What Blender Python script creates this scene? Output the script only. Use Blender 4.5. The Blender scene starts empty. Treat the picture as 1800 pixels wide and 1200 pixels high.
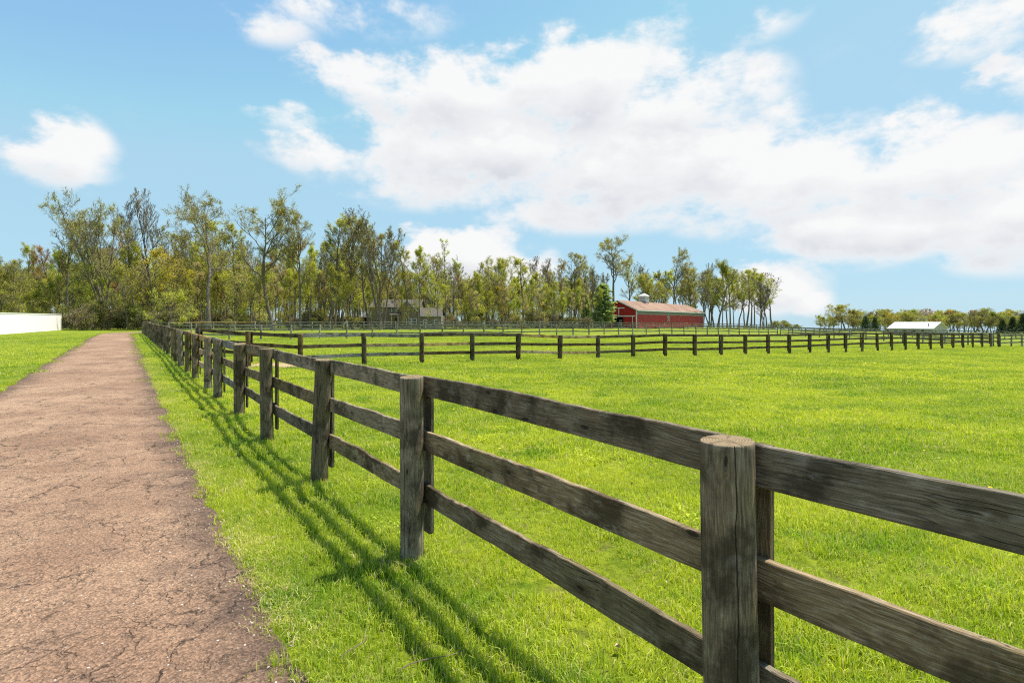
import bpy, bmesh, math, random
import numpy as np
from mathutils import Vector, Matrix, noise as mnoise

R = math.radians
scene = bpy.context.scene
C = scene.collection

# ------------------------------------------------------------------ camera
FPX, HOR, EYE = 940.0, 566.0, 1.71            # focal length in photo pixels, horizon row, eye height
cam_d = bpy.data.cameras.new('camera')
cam_d.sensor_width = 36.0
cam_d.lens = FPX / 1800.0 * 36.0
cam_d.shift_y = -(600.0 - HOR) / 1800.0
cam_d.clip_start, cam_d.clip_end = 0.05, 4000.0
cam = bpy.data.objects.new('camera', cam_d)
cam.location = (0, 0, EYE)
cam.rotation_euler = (R(90), 0, 0)
C.objects.link(cam)
scene.camera = cam

# ------------------------------------------------------------------ sky, sun, exposure
SUN_AZ, SUN_EL = math.atan2(0.87, 0.49), R(66)
scene.view_settings.view_transform = 'Standard'
scene.view_settings.look = 'None'
scene.view_settings.gamma = 1.0
scene.view_settings.use_curve_mapping = False
scene.view_settings.exposure = 0.85
scene.cycles.max_bounces = 6
scene.cycles.diffuse_bounces = 3
scene.cycles.glossy_bounces = 2
scene.cycles.transmission_bounces = 4
scene.cycles.use_adaptive_sampling = True
scene.cycles.adaptive_threshold = 0.012
scene.cycles.use_denoising = False
scene.cycles.filter_width = 1.15
scene.cycles.sample_clamp_indirect = 4.0

world = bpy.data.worlds.new('World')
scene.world = world
world.use_nodes = True
world.cycles.sampling_method = 'MANUAL'
world.cycles.sample_map_resolution = 512


class NT:
    """small helper for building node trees"""
    def __init__(s, tree):
        s.t = tree
        s.l = tree.links

    def n(s, typ, ins=None, **props):
        nd = s.t.nodes.new(typ)
        for k, v in props.items():
            setattr(nd, k, v)
        if ins:
            for k, v in ins.items():
                sock = nd.inputs[k]
                if hasattr(v, 'is_linked') or hasattr(v, 'links'):
                    s.l.new(v, sock)
                else:
                    sock.default_value = v
        return nd

    def math(s, op, a, b=None, c=None, clamp=False):
        ins = {0: a}
        if b is not None:
            ins[1] = b
        if c is not None:
            ins[2] = c
        return s.n('ShaderNodeMath', ins, operation=op, use_clamp=clamp).outputs[0]

    def vmath(s, op, a, b=None):
        ins = {0: a}
        if b is not None:
            ins[1] = b
        nd = s.n('ShaderNodeVectorMath', ins, operation=op)
        return nd.outputs['Value'] if op in ('LENGTH', 'DOT_PRODUCT') else nd.outputs[0]

    def mapr(s, v, a, b, c=0.0, d=1.0, smooth=False):
        nd = s.n('ShaderNodeMapRange', {0: v, 1: a, 2: b, 3: c, 4: d})
        nd.interpolation_type = 'SMOOTHSTEP' if smooth else 'LINEAR'
        return nd.outputs[0]

    def mix(s, f, a, b, blend='MIX'):
        nd = s.n('ShaderNodeMix', data_type='RGBA', blend_type=blend)
        for i, v in ((0, f), (6, a), (7, b)):
            if hasattr(v, 'links'):
                s.l.new(v, nd.inputs[i])
            else:
                nd.inputs[i].default_value = (*v, 1) if isinstance(v, (tuple, list)) and len(v) == 3 else v
        return nd.outputs[2]

    def noise(s, vec, scale, detail=3.0, rough=0.55, dist=0.0, out=0):
        nd = s.n('ShaderNodeTexNoise', {'Scale': scale, 'Detail': detail, 'Roughness': rough, 'Distortion': dist})
        if vec is not None:
            s.l.new(vec, nd.inputs['Vector'])
        return nd.outputs[out]

    def ramp(s, f, stops):
        nd = s.n('ShaderNodeValToRGB', {0: f})
        e = nd.color_ramp.elements
        while len(e) < len(stops):
            e.new(0.5)
        for el, (p, c) in zip(e, stops):
            el.position = p
            el.color = (*c, 1) if len(c) == 3 else c
        return nd.outputs[0]


# cloud list as (x, y, half width, half height, weight) read off the photograph, turned into azimuth / elevation
CLOUDS_PX = [
    (680, 145, 140, 50, .85), (850, 165, 200, 70, 1.0), (1000, 150, 180, 85, 1.1), (1180, 180, 170, 80, 1.0),
    (900, 255, 280, 85, 1.1), (1130, 290, 280, 90, 1.1), (640, 272, 140, 50, .8), (800, 315, 200, 55, .85),
    (1050, 365, 260, 45, .8), (1350, 320, 210, 90, 1.1), (1520, 390, 230, 72, 1.05),
    (1650, 285, 190, 78, 1.1), (1790, 370, 200, 100, 1.05), (2050, 300, 300, 120, 1.0),
    (112, 268, 96, 60, .9), (620, 36, 170, 34, .46), (480, 55, 80, 34, .5), (530, 205, 90, 30, .55),
    (1740, 45, 140, 56, .75), (1795, 130, 80, 54, .8), (1160, 55, 80, 40, .55), (1320, 50, 90, 34, .5),
    (830, 445, 110, 50, 1.1), (920, 468, 60, 38, .95),
    (1360, 495, 85, 52, 1.15), (1425, 528, 40, 28, .85),
]


def px_to_azel(x, y):
    return math.atan2(x - 900, FPX), math.atan2(HOR - y, math.hypot(FPX, x - 900))


blobs = []
for x, y, rx, ry, w in CLOUDS_PX:
    a, e = px_to_azel(x, y)
    a2, _ = px_to_azel(x + rx, y)
    a1, _ = px_to_azel(x - rx, y)
    _, e2 = px_to_azel(x, y - ry)
    _, e1 = px_to_azel(x, y + ry)
    blobs.append((a, e, (a2 - a1) / 2 * 1.25, (e2 - e1) / 2 * 1.25, w))
_r = random.Random(5)
for k in range(6):                                   # the same kind of clouds go on round the rest of the sky
    a = 1.25 + (2 * math.pi - 2.5) * (k + _r.random() * .8) / 6
    a = a if a < math.pi else a - 2 * math.pi
    e = _r.uniform(.12, .75)
    blobs.append((a, e, _r.uniform(.14, .3), _r.uniform(.06, .13), 1.0))

grp = bpy.data.node_groups.new('cloud_density', 'ShaderNodeTree')
grp.interface.new_socket('Vector', in_out='INPUT', socket_type='NodeSocketVector')
grp.interface.new_socket('Density', in_out='OUTPUT', socket_type='NodeSocketFloat')
grp.interface.new_socket('Noise', in_out='OUTPUT', socket_type='NodeSocketFloat')
grp.interface.new_socket('Above', in_out='OUTPUT', socket_type='NodeSocketFloat')
g = NT(grp)
gi = g.n('NodeGroupInput'); go = g.n('NodeGroupOutput')
vec = gi.outputs[0]
sep = g.n('ShaderNodeSeparateXYZ', {0: vec})
az = g.math('ARCTAN2', sep.outputs[0], sep.outputs[1])
el = g.math('ARCSINE', sep.outputs[2])
st = g.vmath('MULTIPLY', vec, (1, 1, 1.7))
nb_ = g.noise(st, 8.5, 9.0, .60)
wv = g.vmath('MULTIPLY', g.n('ShaderNodeCombineXYZ', {0: g.math('SUBTRACT', nb_, .5), 1: g.math('SUBTRACT', .5, nb_)}).outputs[0], (.10, .07, 0))
ae = g.vmath('ADD', g.n('ShaderNodeCombineXYZ', {0: az, 1: el}).outputs[0], wv)
tot = None; tup = None
aeu = g.vmath('ADD', ae, (.015, .05, 0))
for a, e, ra, re, w in blobs:
    q = g.n('ShaderNodeVectorMath', {0: ae, 1: (1 / ra, 1 / re, 0), 2: (-a / ra, -e / re, 0)}, operation='MULTIPLY_ADD').outputs[0]
    v = g.mapr(g.vmath('DOT_PRODUCT', q, q), 0.0, 1.25, w, 0.0)
    tot = g.math('MAXIMUM', v, 0.0) if tot is None else g.math('MAXIMUM', tot, v)
    q = g.n('ShaderNodeVectorMath', {0: aeu, 1: (1 / ra, 1 / re, 0), 2: (-a / ra, -e / re, 0)}, operation='MULTIPLY_ADD').outputs[0]
    v = g.mapr(g.vmath('DOT_PRODUCT', q, q), 0.0, 1.25, w, 0.0)
    tup = g.math('MAXIMUM', v, 0.0) if tup is None else g.math('MAXIMUM', tup, v)
den = g.math('ADD', g.math('SUBTRACT', tot, .12), g.math('MULTIPLY', g.math('SUBTRACT', nb_, .5), g.mapr(tot, 0.0, .45, .9, 3.0)))
g.l.new(nb_, go.inputs[1])
g.l.new(g.math('SUBTRACT', tup, tot), go.inputs[2])
g.l.new(den, go.inputs[0])

w = NT(world.node_tree)
world.node_tree.nodes.clear()
tc = w.n('ShaderNodeTexCoord')
dirv = w.vmath('NORMALIZE', tc.outputs['Generated'])
sky = w.n('ShaderNodeTexSky', sky_type='NISHITA', sun_disc=False, sun_elevation=SUN_EL, sun_rotation=SUN_AZ,
          altitude=100.0, air_density=1.0, dust_density=0.3, ozone_density=1.0)
skycol = w.mix(1.0, sky.outputs[0], (1.0, 1.0, 1.0), 'MULTIPLY')
hs = w.n('ShaderNodeHueSaturation', {'Hue': .483, 'Saturation': 1.06, 'Value': 1.85, 'Color': skycol})
gr = w.n('ShaderNodeGroup', {0: dirv}, node_tree=grp)
d0, fb0 = gr.outputs[0], gr.outputs[1]
alpha = w.mapr(d0, -.04, .72, 0, 1, True)
# light from above: the same noise sampled towards the sun tells lit from shaded puffs
lit = w.math('SUBTRACT', w.noise(w.vmath('MULTIPLY', w.vmath('ADD', dirv, (.018, 0, .028)), (1, 1, 1.7)), 8.5, 5.0, .58), fb0)
under = w.math('MULTIPLY_ADD', gr.outputs[2], 1.5, .40)
shade = w.math('MULTIPLY', w.math('ADD', under, w.math('MULTIPLY', lit, 1.5), clamp=True), w.mapr(d0, .35, 1.0, .15, 1.0, True))
ccol = w.mix(shade, (8.15, 8.1, 8.05), (5.7, 5.85, 6.35))
capped = w.mix(.9, hs.outputs[0], (3.5, 5.6, 7.0), 'DARKEN')
final = w.mix(w.math('MULTIPLY', alpha, .96), capped, ccol)
bg = w.n('ShaderNodeBackground', {'Color': final, 'Strength': 0.066})
wo = w.n('ShaderNodeOutputWorld', {0: bg.outputs[0]})

sun_d = bpy.data.lights.new('sun', 'SUN')
sun_d.energy = 4.4
sun_d.angle = R(0.55)
sun_d.color = (1.0, 0.95, 0.86)
sun = bpy.data.objects.new('sun', sun_d)
sdir = Vector((math.sin(SUN_AZ) * math.cos(SUN_EL), math.cos(SUN_AZ) * math.cos(SUN_EL), math.sin(SUN_EL)))
sun.rotation_euler = sdir.to_track_quat('Z', 'Y').to_euler()
sun.location = sdir * 60
C.objects.link(sun)

# ------------------------------------------------------------------ terrain height
GP = [(0, 0, 0), (-4, 0, 0), (4, 2, -.04), (-.7, 3.9, -.05), (-6, 9, 0), (-9, 14, 0), (-12.4, 20, .08), (-19.6, 30, .2), (-30.5, 45, .36), (-45, 65.4, .39),
      (-13.1, 13.7, 0), (-26, 28, .15), (-56.5, 59, .2), (-79, 94, .5), (-49, 72, .42), (-30, -20, 0), (30, -20, -.5), (20, 8, -.3),
      (-5.9, 21, .05), (-1.7, 23.6, -.05), (4.5, 27.5, -.15), (12.8, 32.6, -.32), (25, 40.4, -.6), (37.6, 48, -.72), (52, 57, -.95),
      (-23.8, 45.1, .18), (-13.4, 51.5, .17), (0, 60, .16), (11.5, 66.8, .14), (28, 77, -.05), (42, 86, -.35), (-20, 80, .45), (0, 93, .5),
      (27, 115, .36), (57, 162, .3), (0, 130, .6), (-60, 120, .6), (95, 120, -1.2), (150, 200, -2.5), (80, 60, -1.3), (230, 200, -3.0),
      (-150, 100, .6), (-200, 250, .8), (0, 300, .8), (250, 400, -3.5), (-300, 500, .8), (450, 500, -4), (450, -30, -3), (-300, -40, .2), (150, -30, -1.2), (0, 600, .6)]
_P = np.array([p[:2] for p in GP], float); _Z = np.array([p[2] for p in GP], float)


def _U(r2):
    return np.where(r2 > 1e-9, r2 * np.log(np.maximum(r2, 1e-9)) * .5, 0.0)


_n = len(_P)
_K = _U(((_P[:, None] - _P[None]) ** 2).sum(-1)) + np.eye(_n) * 40.0
_A = np.zeros((_n + 3, _n + 3)); _A[:_n, :_n] = _K
_A[:_n, _n] = 1; _A[:_n, _n + 1:] = _P; _A[_n, :_n] = 1; _A[_n + 1:, :_n] = _P.T
_W = np.linalg.solve(_A, np.concatenate([_Z, np.zeros(3)]))


def gz_arr(x, y):
    x = np.asarray(x, float); y = np.asarray(y, float)
    s = x.shape; x = x.ravel(); y = y.ravel(); out = np.empty_like(x)
    for i in range(0, len(x), 20000):
        q = np.stack([x[i:i + 20000], y[i:i + 20000]], 1)
        r2 = ((q[:, None] - _P[None]) ** 2).sum(-1)
        out[i:i + 20000] = _U(r2) @ _W[:_n] + _W[_n] + q @ _W[_n + 1:]
    return out.reshape(s)


def gz(x, y):
    return float(gz_arr([x], [y])[0])


def fence_x(d):                         # the driveway fence line
    return 2.08 - .724 * d


# ------------------------------------------------------------------ object helpers
def mesh(name, verts, faces, mats=(), smooth=False, attrs=None, midx=None):
    me = bpy.data.meshes.new(name)
    me.from_pydata([tuple(v) for v in verts] if not isinstance(verts, list) else verts, [], faces)
    for m in (mats if isinstance(mats, (list, tuple)) else [mats]):
        me.materials.append(m)
    if smooth:
        me.polygons.foreach_set('use_smooth', [True] * len(me.polygons))
    if midx is not None:
        me.polygons.foreach_set('material_index', midx)
    if attrs:
        for k, v in attrs.items():
            at = me.attributes.new(k, 'FLOAT', 'POINT')
            at.data.foreach_set('value', np.asarray(v, dtype=np.float32))
    me.update()
    return me


def mesh_np(name, V, quads=None, tris=None, mats=(), attrs=None, smooth=False, midx=None):
    """fast mesh from numpy arrays"""
    me = bpy.data.meshes.new(name)
    nq = 0 if quads is None else len(quads); nt = 0 if tris is None else len(tris)
    me.vertices.add(len(V)); me.vertices.foreach_set('co', np.asarray(V, np.float32).ravel())
    me.loops.add(nq * 4 + nt * 3); me.polygons.add(nq + nt)
    li = []
    if nq: li.append(np.asarray(quads, np.int32).ravel())
    if nt: li.append(np.asarray(tris, np.int32).ravel())
    me.loops.foreach_set('vertex_index', np.concatenate(li))
    me.polygons.foreach_set('loop_start', np.concatenate([np.arange(nq) * 4, nq * 4 + np.arange(nt) * 3]).astype(np.int32))
    if smooth: me.polygons.foreach_set('use_smooth', np.ones(nq + nt, bool))
    for m in (mats if isinstance(mats, (list, tuple)) else [mats]):
        me.materials.append(m)
    if midx is not None:
        me.polygons.foreach_set('material_index', np.asarray(midx, np.int32))
    if attrs:
        for k, v in attrs.items():
            at = me.attributes.new(k, 'FLOAT', 'POINT')
            at.data.foreach_set('value', np.asarray(v, dtype=np.float32))
    me.update(calc_edges=True)
    me.validate()
    return me


def obj(name, me, parent=None, loc=None, mat=None):
    o = bpy.data.objects.new(name, me)
    C.objects.link(o)
    if parent: o.parent = parent
    if mat is not None: o.matrix_local = mat
    elif loc is not None: o.location = loc
    return o


def tag(o, label, cat, group=None):
    o['label'] = label; o['category'] = cat
    if group: o['group'] = group
    return o


def thing(name, label, cat, loc=(0, 0, 0), rz=0, group=None):
    o = bpy.data.objects.new(name, None)
    o.empty_display_size = .3
    C.objects.link(o)
    o.location = loc; o.rotation_euler = (0, 0, rz)
    return tag(o, label, cat, group)


def struct(o, kind='structure'):
    o['kind'] = kind
    return o


class MB:
    """collects boxes / prisms into one mesh"""
    def __init__(s): s.v = []; s.f = []

    def box(s, x0, x1, y0, y1, z0, z1):
        b = len(s.v)
        s.v += [(x, y, z) for z in (z0, z1) for y in (y0, y1) for x in (x0, x1)]
        s.f += [tuple(b + i for i in q) for q in ((0, 2, 3, 1), (4, 5, 7, 6), (0, 1, 5, 4), (1, 3, 7, 5), (3, 2, 6, 7), (2, 0, 4, 6))]
        return s

    def prism(s, pts, ext):
        """pts: closed polygon (3D), extruded by vector ext"""
        b = len(s.v); n = len(pts)
        s.v += [tuple(p) for p in pts] + [tuple(p[i] + ext[i] for i in range(3)) for p in pts]
        s.f += [tuple(b + i for i in range(n))[::-1], tuple(b + n + i for i in range(n))]
        s.f += [(b + i, b + (i + 1) % n, b + n + (i + 1) % n, b + n + i) for i in range(n)]
        return s

    def bar(s, p, q, wd, hg):
        p = Vector(p); q = Vector(q); d = (q - p).normalized()
        side = d.cross(Vector((0, 0, 1)))
        side = side.normalized() if side.length > 1e-3 else Vector((1, 0, 0))
        upv = side.cross(d)
        pts = [p + side * a * wd / 2 + upv * b_ * hg / 2 for a, b_ in ((-1, -1), (1, -1), (1, 1), (-1, 1))]
        return s.prism(pts, q - p)

    def build(s, name, mat, parent=None, bevel=0):
        bm = bmesh.new()
        vs = [bm.verts.new(v) for v in s.v]
        for f in s.f:
            bm.faces.new([vs[i] for i in f])
        bmesh.ops.recalc_face_normals(bm, faces=bm.faces)
        if bevel:
            bmesh.ops.bevel(bm, geom=list(bm.edges), offset=bevel, segments=1, affect='EDGES')
        me = bpy.data.meshes.new(name); bm.to_mesh(me); bm.free()
        me.materials.append(mat)
        return obj(name, me, parent)


# ------------------------------------------------------------------ materials
def new_mat(name):
    m = bpy.data.materials.new(name); m.use_nodes = True
    m.node_tree.nodes.clear()
    return m, NT(m.node_tree)


def principled(t, color, rough=.8, bump=None, bstr=.3, bdist=.02, spec=.3, metallic=0):
    p = t.n('ShaderNodeBsdfPrincipled', {'Roughness': rough, 'Specular IOR Level': spec, 'Metallic': metallic})
    if hasattr(color, 'links'): t.l.new(color, p.inputs['Base Color'])
    else: p.inputs['Base Color'].default_value = (*color, 1)
    if bump is not None:
        b = t.n('ShaderNodeBump', {'Strength': bstr, 'Distance': bdist, 'Height': bump})
        t.l.new(b.outputs[0], p.inputs['Normal'])
    return p


def out(t, sh):
    t.n('ShaderNodeOutputMaterial', {0: sh})


def flat_mat(name, col, rough=.7, var=.12, scale=3.0, metallic=0, spec=.3):
    m, t = new_mat(name)
    tc = t.n('ShaderNodeTexCoord')
    nz = t.noise(tc.outputs['Object'], scale, 6, .6)
    c = t.mix(t.mapr(nz, .3, .7), tuple(x * (1 - var) for x in col), tuple(min(1, x * (1 + var)) for x in col))
    out(t, principled(t, c, rough, nz, .15, .01, spec, metallic).outputs[0])
    return m


def wood_mat(name, dark, mid, light, axis='X', green=.0, knots=True, pale=0.0, edge=0.0):
    m, t = new_mat(name)
    tc = t.n('ShaderNodeTexCoord'); oi = t.n('ShaderNodeObjectInfo')
    rnd = oi.outputs['Random']
    off = t.n('ShaderNodeCombineXYZ', {0: t.math('MULTIPLY', rnd, 37.0), 1: t.math('MULTIPLY', rnd, 71.0), 2: t.math('MULTIPLY', rnd, 13.0)}).outputs[0]
    co = t.vmath('ADD', tc.outputs['Object'], off)
    sc = (.9, 17, 17) if axis == 'X' else (17, 17, .9)
    wv = t.noise(co, 2.2, 3, .5, 0, out=1)
    cw = t.vmath('ADD', co, t.vmath('MULTIPLY', t.vmath('SUBTRACT', wv, (.5, .5, .5)), (.12, .06, .06) if axis == 'X' else (.06, .06, .12)))
    st = t.vmath('MULTIPLY', cw, sc)
    grain = t.noise(st, 5.5, 8, .68)
    fine = t.noise(t.vmath('MULTIPLY', cw, (2.2, 60, 60) if axis == 'X' else (60, 60, 2.2)), 3.0, 4, .6)
    blotch = t.noise(co, 3.2, 6, .62)
    big = t.noise(co, 1.1, 4, .6)
    c = t.mix(t.mapr(grain, .28, .66, 0, 1, True), dark, mid)
    c = t.mix(t.math('MULTIPLY', t.mapr(fine, .45, .68, 0, 1, True), .52), c, light)
    c = t.mix(t.math('MULTIPLY', t.mapr(blotch, .46, .62, 0, 1, True), .82), c, tuple(x * .42 for x in dark))
    if green: c = t.mix(t.math('MULTIPLY', t.mapr(big, .46, .66, 0, 1, True), green), c, (.125, .11, .035))
    if pale: c = t.mix(t.math('MULTIPLY', t.mapr(t.noise(t.vmath('MULTIPLY', co, (.6, 1.3, 1.3) if axis == 'X' else (1.3, 1.3, .6)), 11, 7, .72), .53, .66, 0, 1, True), pale), c, (.46, .41, .31))
    if edge:
        ps = t.n('ShaderNodeSeparateXYZ', {0: tc.outputs['Object']})
        pass
    hgt = t.math('ADD', grain, t.math('MULTIPLY', fine, .8))
    if knots:
        kp = t.n('ShaderNodeSeparateXYZ', {0: cw})
        kc = t.n('ShaderNodeCombineXYZ', {0: t.math('MULTIPLY', kp.outputs[0], 1.0 if axis == 'X' else 6.0), 1: t.math('MULTIPLY', kp.outputs[2], 2.6 if axis == 'X' else 1.3)}).outputs[0]
        vo = t.n('ShaderNodeTexVoronoi', {'Vector': kc, 'Scale': 2.1, 'Randomness': 1.0}, voronoi_dimensions='2D')
        on = t.math('GREATER_THAN', t.n('ShaderNodeSeparateColor', {0: vo.outputs['Color']}).outputs[0], .45)
        dk = vo.outputs['Distance']
        k = t.math('MULTIPLY', t.mapr(dk, .035, .075, 1, 0, True), on)
        halo = t.math('MULTIPLY', t.mapr(dk, .06, .26, 1, 0, True), on)
        ring = t.math('MULTIPLY', t.math('MULTIPLY_ADD', t.math('SINE', t.math('MULTIPLY', dk, 150.0)), .5, .5), halo)
        c = t.mix(t.math('MULTIPLY', halo, .35), c, tuple(x * .6 for x in dark))
        c = t.mix(t.math('MULTIPLY', ring, .5), c, tuple(x * .55 for x in dark))
        c = t.mix(t.math('MULTIPLY', k, .88), c, (.03, .021, .013))
        hgt = t.math('SUBTRACT', hgt, t.math('MULTIPLY', k, .8))
    if axis == 'Z':                                   # deep checks that run up a round post
        sx = t.n('ShaderNodeSeparateXYZ', {0: tc.outputs['Object']})
        an = t.math('ARCTAN2', sx.outputs[1], sx.outputs[0])
        zz = t.n('ShaderNodeCombineXYZ', {2: t.math('ADD', sx.outputs[2], t.math('MULTIPLY', rnd, 50.0))}).outputs[0]
        wob = t.math('MULTIPLY', t.math('SUBTRACT', t.noise(zz, 2.6, 5, .6), .5), .55)
        ph = t.math('ADD', t.math('ADD', an, wob), t.math('MULTIPLY', rnd, 6.0))
        fr = t.math('ABSOLUTE', t.math('SINE', t.math('MULTIPLY', ph, 2.0)))
        chk = t.math('MULTIPLY', t.mapr(fr, .02, .055, 1, 0), t.mapr(t.noise(zz, 1.3, 2, .5), .38, .46))
        c = t.mix(t.math('MULTIPLY', chk, .9), c, (.02, .014, .009))
        hgt = t.math('SUBTRACT', hgt, t.math('MULTIPLY', chk, 2.5))
    # thin drying cracks along the grain
    cr = t.noise(t.vmath('MULTIPLY', cw, (.55, 17, 17) if axis == 'X' else (17, 17, .35)), 2.0, 2, .4)
    crk = t.mapr(t.math('ABSOLUTE', t.math('SUBTRACT', cr, .5)), .0, .012, 1, 0)
    crk = t.math('MULTIPLY', crk, t.mapr(big, .48, .56))
    c = t.mix(t.math('MULTIPLY', crk, .8), c, (.02, .016, .012))
    hgt = t.math('SUBTRACT', hgt, t.math('MULTIPLY', crk, 1.2))
    hv = t.n('ShaderNodeHueSaturation', {'Hue': .5, 'Saturation': t.mapr(t.math('FRACT', t.math('MULTIPLY', rnd, 7.3)), 0, 1, .75, 1.1), 'Value': t.mapr(rnd, 0, 1, .78, 1.22), 'Color': c})
    out(t, principled(t, hv.outputs[0], .88, hgt, .75, .006, .2).outputs[0])
    return m


def end_grain():
    m, t = new_mat('sawn_post_end_grain')
    tc = t.n('ShaderNodeTexCoord'); co = t.vmath('MULTIPLY', tc.outputs['Object'], (1, 1, 0))
    nz = t.noise(co, 14, 5, .65)
    rad = t.math('ADD', t.vmath('LENGTH', co), t.math('MULTIPLY', nz, .02))
    ring = t.math('MULTIPLY_ADD', t.math('SINE', t.math('MULTIPLY', rad, 620.0)), .5, .5)
    sx = t.n('ShaderNodeSeparateXYZ', {0: co})
    an = t.math('ARCTAN2', sx.outputs[1], sx.outputs[0])
    spl = t.math('POWER', t.math('ABSOLUTE', t.math('SINE', t.math('ADD', t.math('MULTIPLY', an, 2.5), t.math('MULTIPLY', nz, 1.6)))), 30.0)
    c = t.mix(ring, (.19, .135, .078), (.29, .215, .13))
    c = t.mix(t.mapr(nz, .5, .66, 0, .7), c, (.12, .09, .055))
    c = t.mix(t.math('MULTIPLY', spl, .4), c, (.06, .042, .026))
    out(t, principled(t, c, .9, t.math('SUBTRACT', ring, t.math('MULTIPLY', spl, 2.0)), .5, .004, .1).outputs[0])
    return m


END = end_grain()
WOOD_RAIL = wood_mat('weathered_rail_wood', (.098, .066, .033), (.245, .175, .098), (.50, .41, .285), 'X', .4, True, .35)
WOOD_POST = wood_mat('weathered_post_wood', (.105, .073, .036), (.255, .187, .101), (.47, .385, .245), 'Z', .5, True, .2)
WOOD_PALE = wood_mat('lichen_grey_rail_wood', (.15, .135, .105), (.27, .25, .20), (.42, .40, .34), 'X', .25, False, .7)
WOOD_TAN = wood_mat('new_and_sunlit_tan_rail_wood', (.44, .27, .10), (.64, .42, .18), (.74, .54, .28), 'X', .0, True)  # new boards; also paints the sunlight on the farthest fence's top rail
WOOD_FIELD = wood_mat('dark_field_rail_wood', (.070, .044, .019), (.165, .110, .052), (.30, .22, .125), 'X', .25, False)
WOOD_FPOST = wood_mat('dark_field_post_wood', (.070, .045, .019), (.165, .112, .053), (.30, .22, .125), 'Z', .3, False)
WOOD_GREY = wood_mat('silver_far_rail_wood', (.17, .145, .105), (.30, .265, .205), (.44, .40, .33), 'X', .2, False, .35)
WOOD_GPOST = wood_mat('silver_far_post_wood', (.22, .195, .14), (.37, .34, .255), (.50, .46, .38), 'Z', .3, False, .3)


def grass_color(t, pos, extra=None):
    """yellow-green lawn colours by world position"""
    big = t.noise(pos, .22, 4, .6)
    med = t.noise(pos, 1.1, 5, .65)
    c = t.mix(t.mapr(big, .40, .60, 0, 1, True), (.150, .215, .012), (.285, .320, .024))
    c = t.mix(t.math('MULTIPLY', t.mapr(med, .50, .64, 0, 1, True), .8), c, (.085, .175, .008))
    band = t.math('SINE', t.math('ADD', t.math('MULTIPLY', t.vmath('DOT_PRODUCT', pos, (-.28, .96, 0)), 3.6), t.math('MULTIPLY', big, 9.0)))
    c = t.mix(t.mapr(band, -.3, .9, 0, .32, True), c, (.31, .35, .04))
    c = t.mix(t.math('MULTIPLY', t.mapr(t.noise(pos, .75, 6, .7), .60, .74, 0, 1, True), .55), c, (.36, .34, .10))
    return c


def lawn_mat():
    m, t = new_mat('lawn')
    ge = t.n('ShaderNodeNewGeometry')
    pos = ge.outputs['Position']
    c = grass_color(t, pos)
    c = t.mix(1.0, c, (1.05, 1.05, .8), 'MULTIPLY')
    thatch = t.mapr(t.noise(pos, 3.4, 6, .7), .50, .66, 0, .7, True)
    c = t.mix(thatch, c, (.20, .17, .055))
    fine = t.noise(pos, 9.0, 8, .72)
    f2 = t.noise(pos, 46.0, 4, .7)
    c = t.mix(t.mapr(fine, .36, .66, 0, 1, True), t.mix(1.0, c, (.50, .55, .5), 'MULTIPLY'), c)
    c = t.mix(t.math('MULTIPLY', t.mapr(f2, .56, .70, 0, 1), .5), c, (.36, .40, .07))
    # dandelions as specks far off
    v = t.n('ShaderNodeTexVoronoi', {'Vector': pos, 'Scale': 2.6})
    spot = t.math('MULTIPLY', t.mapr(v.outputs['Distance'], .07, .12, 1, 0), t.mapr(t.noise(pos, .16, 3), .5, .58))
    c = t.mix(spot, c, (.75, .62, .03))
    # worn dirt by the corner of the paddock
    sp = t.vmath('SUBTRACT', pos, (-8.9, 20.6, 0))
    dd = t.vmath('LENGTH', t.vmath('MULTIPLY', sp, (1 / 1.7, 1 / 1.3, 0)))
    dm = t.mapr(t.math('ADD', dd, t.math('MULTIPLY', t.math('SUBTRACT', t.noise(pos, 1.6, 5, .65), .5), 1.3)), .8, 1.1, 1, 0, True)
    c = t.mix(dm, c, t.mix(fine, (.30, .21, .10), (.50, .40, .22)))
    hgt = t.math('ADD', fine, t.math('MULTIPLY', f2, .5))
    out(t, principled(t, c, .9, hgt, .9, .05, .1).outputs[0])
    return m


def blade_mat():
    m, t = new_mat('grass_blades')
    ge = t.n('ShaderNodeNewGeometry'); at = t.n('ShaderNodeAttribute', attribute_name='rnd')
    ht = t.n('ShaderNodeAttribute', attribute_name='tip')
    c = grass_color(t, ge.outputs['Position'])
    r = at.outputs['Fac']
    c = t.mix(1.0, c, (2.2, 2.2, 1.5), 'MULTIPLY')
    c = t.mix(t.mapr(r, 0, .5, .55, .0), c, (.085, .20, .010))
    c = t.mix(t.math('MULTIPLY', t.mapr(r, .55, .9, 0, 1), .5), c, (.52, .55, .06))
    pz = ge.outputs['Position']
    dry = t.mapr(t.noise(pz, 1.5, 5, .68), .55, .70, .0, .30, True)
    c = t.mix(t.math('GREATER_THAN', t.math('ADD', r, t.math('MULTIPLY', dry, .9)), .90), c, (.66, .57, .31))
    c = t.mix(t.mapr(t.noise(pz, 5.5, 3, .6), .54, .70, 0, .38, True), c, (.13, .32, .010))
    c = t.mix(t.math('MULTIPLY', t.mapr(ht.outputs['Fac'], .4, 1.0), .3), c, (.74, .72, .26))
    df = t.n('ShaderNodeBsdfPrincipled', {'Base Color': c, 'Roughness': .62, 'Specular IOR Level': .25})
    tr = t.n('ShaderNodeBsdfTranslucent', {'Color': t.mix(1.0, c, (1.15, 1.1, .55), 'MULTIPLY')})
    mx = t.n('ShaderNodeMixShader', {0: .42, 1: df.outputs[0], 2: tr.outputs[0]})
    out(t, mx.outputs[0])
    return m


LAWN = lawn_mat(); BLADE = blade_mat()


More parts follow.
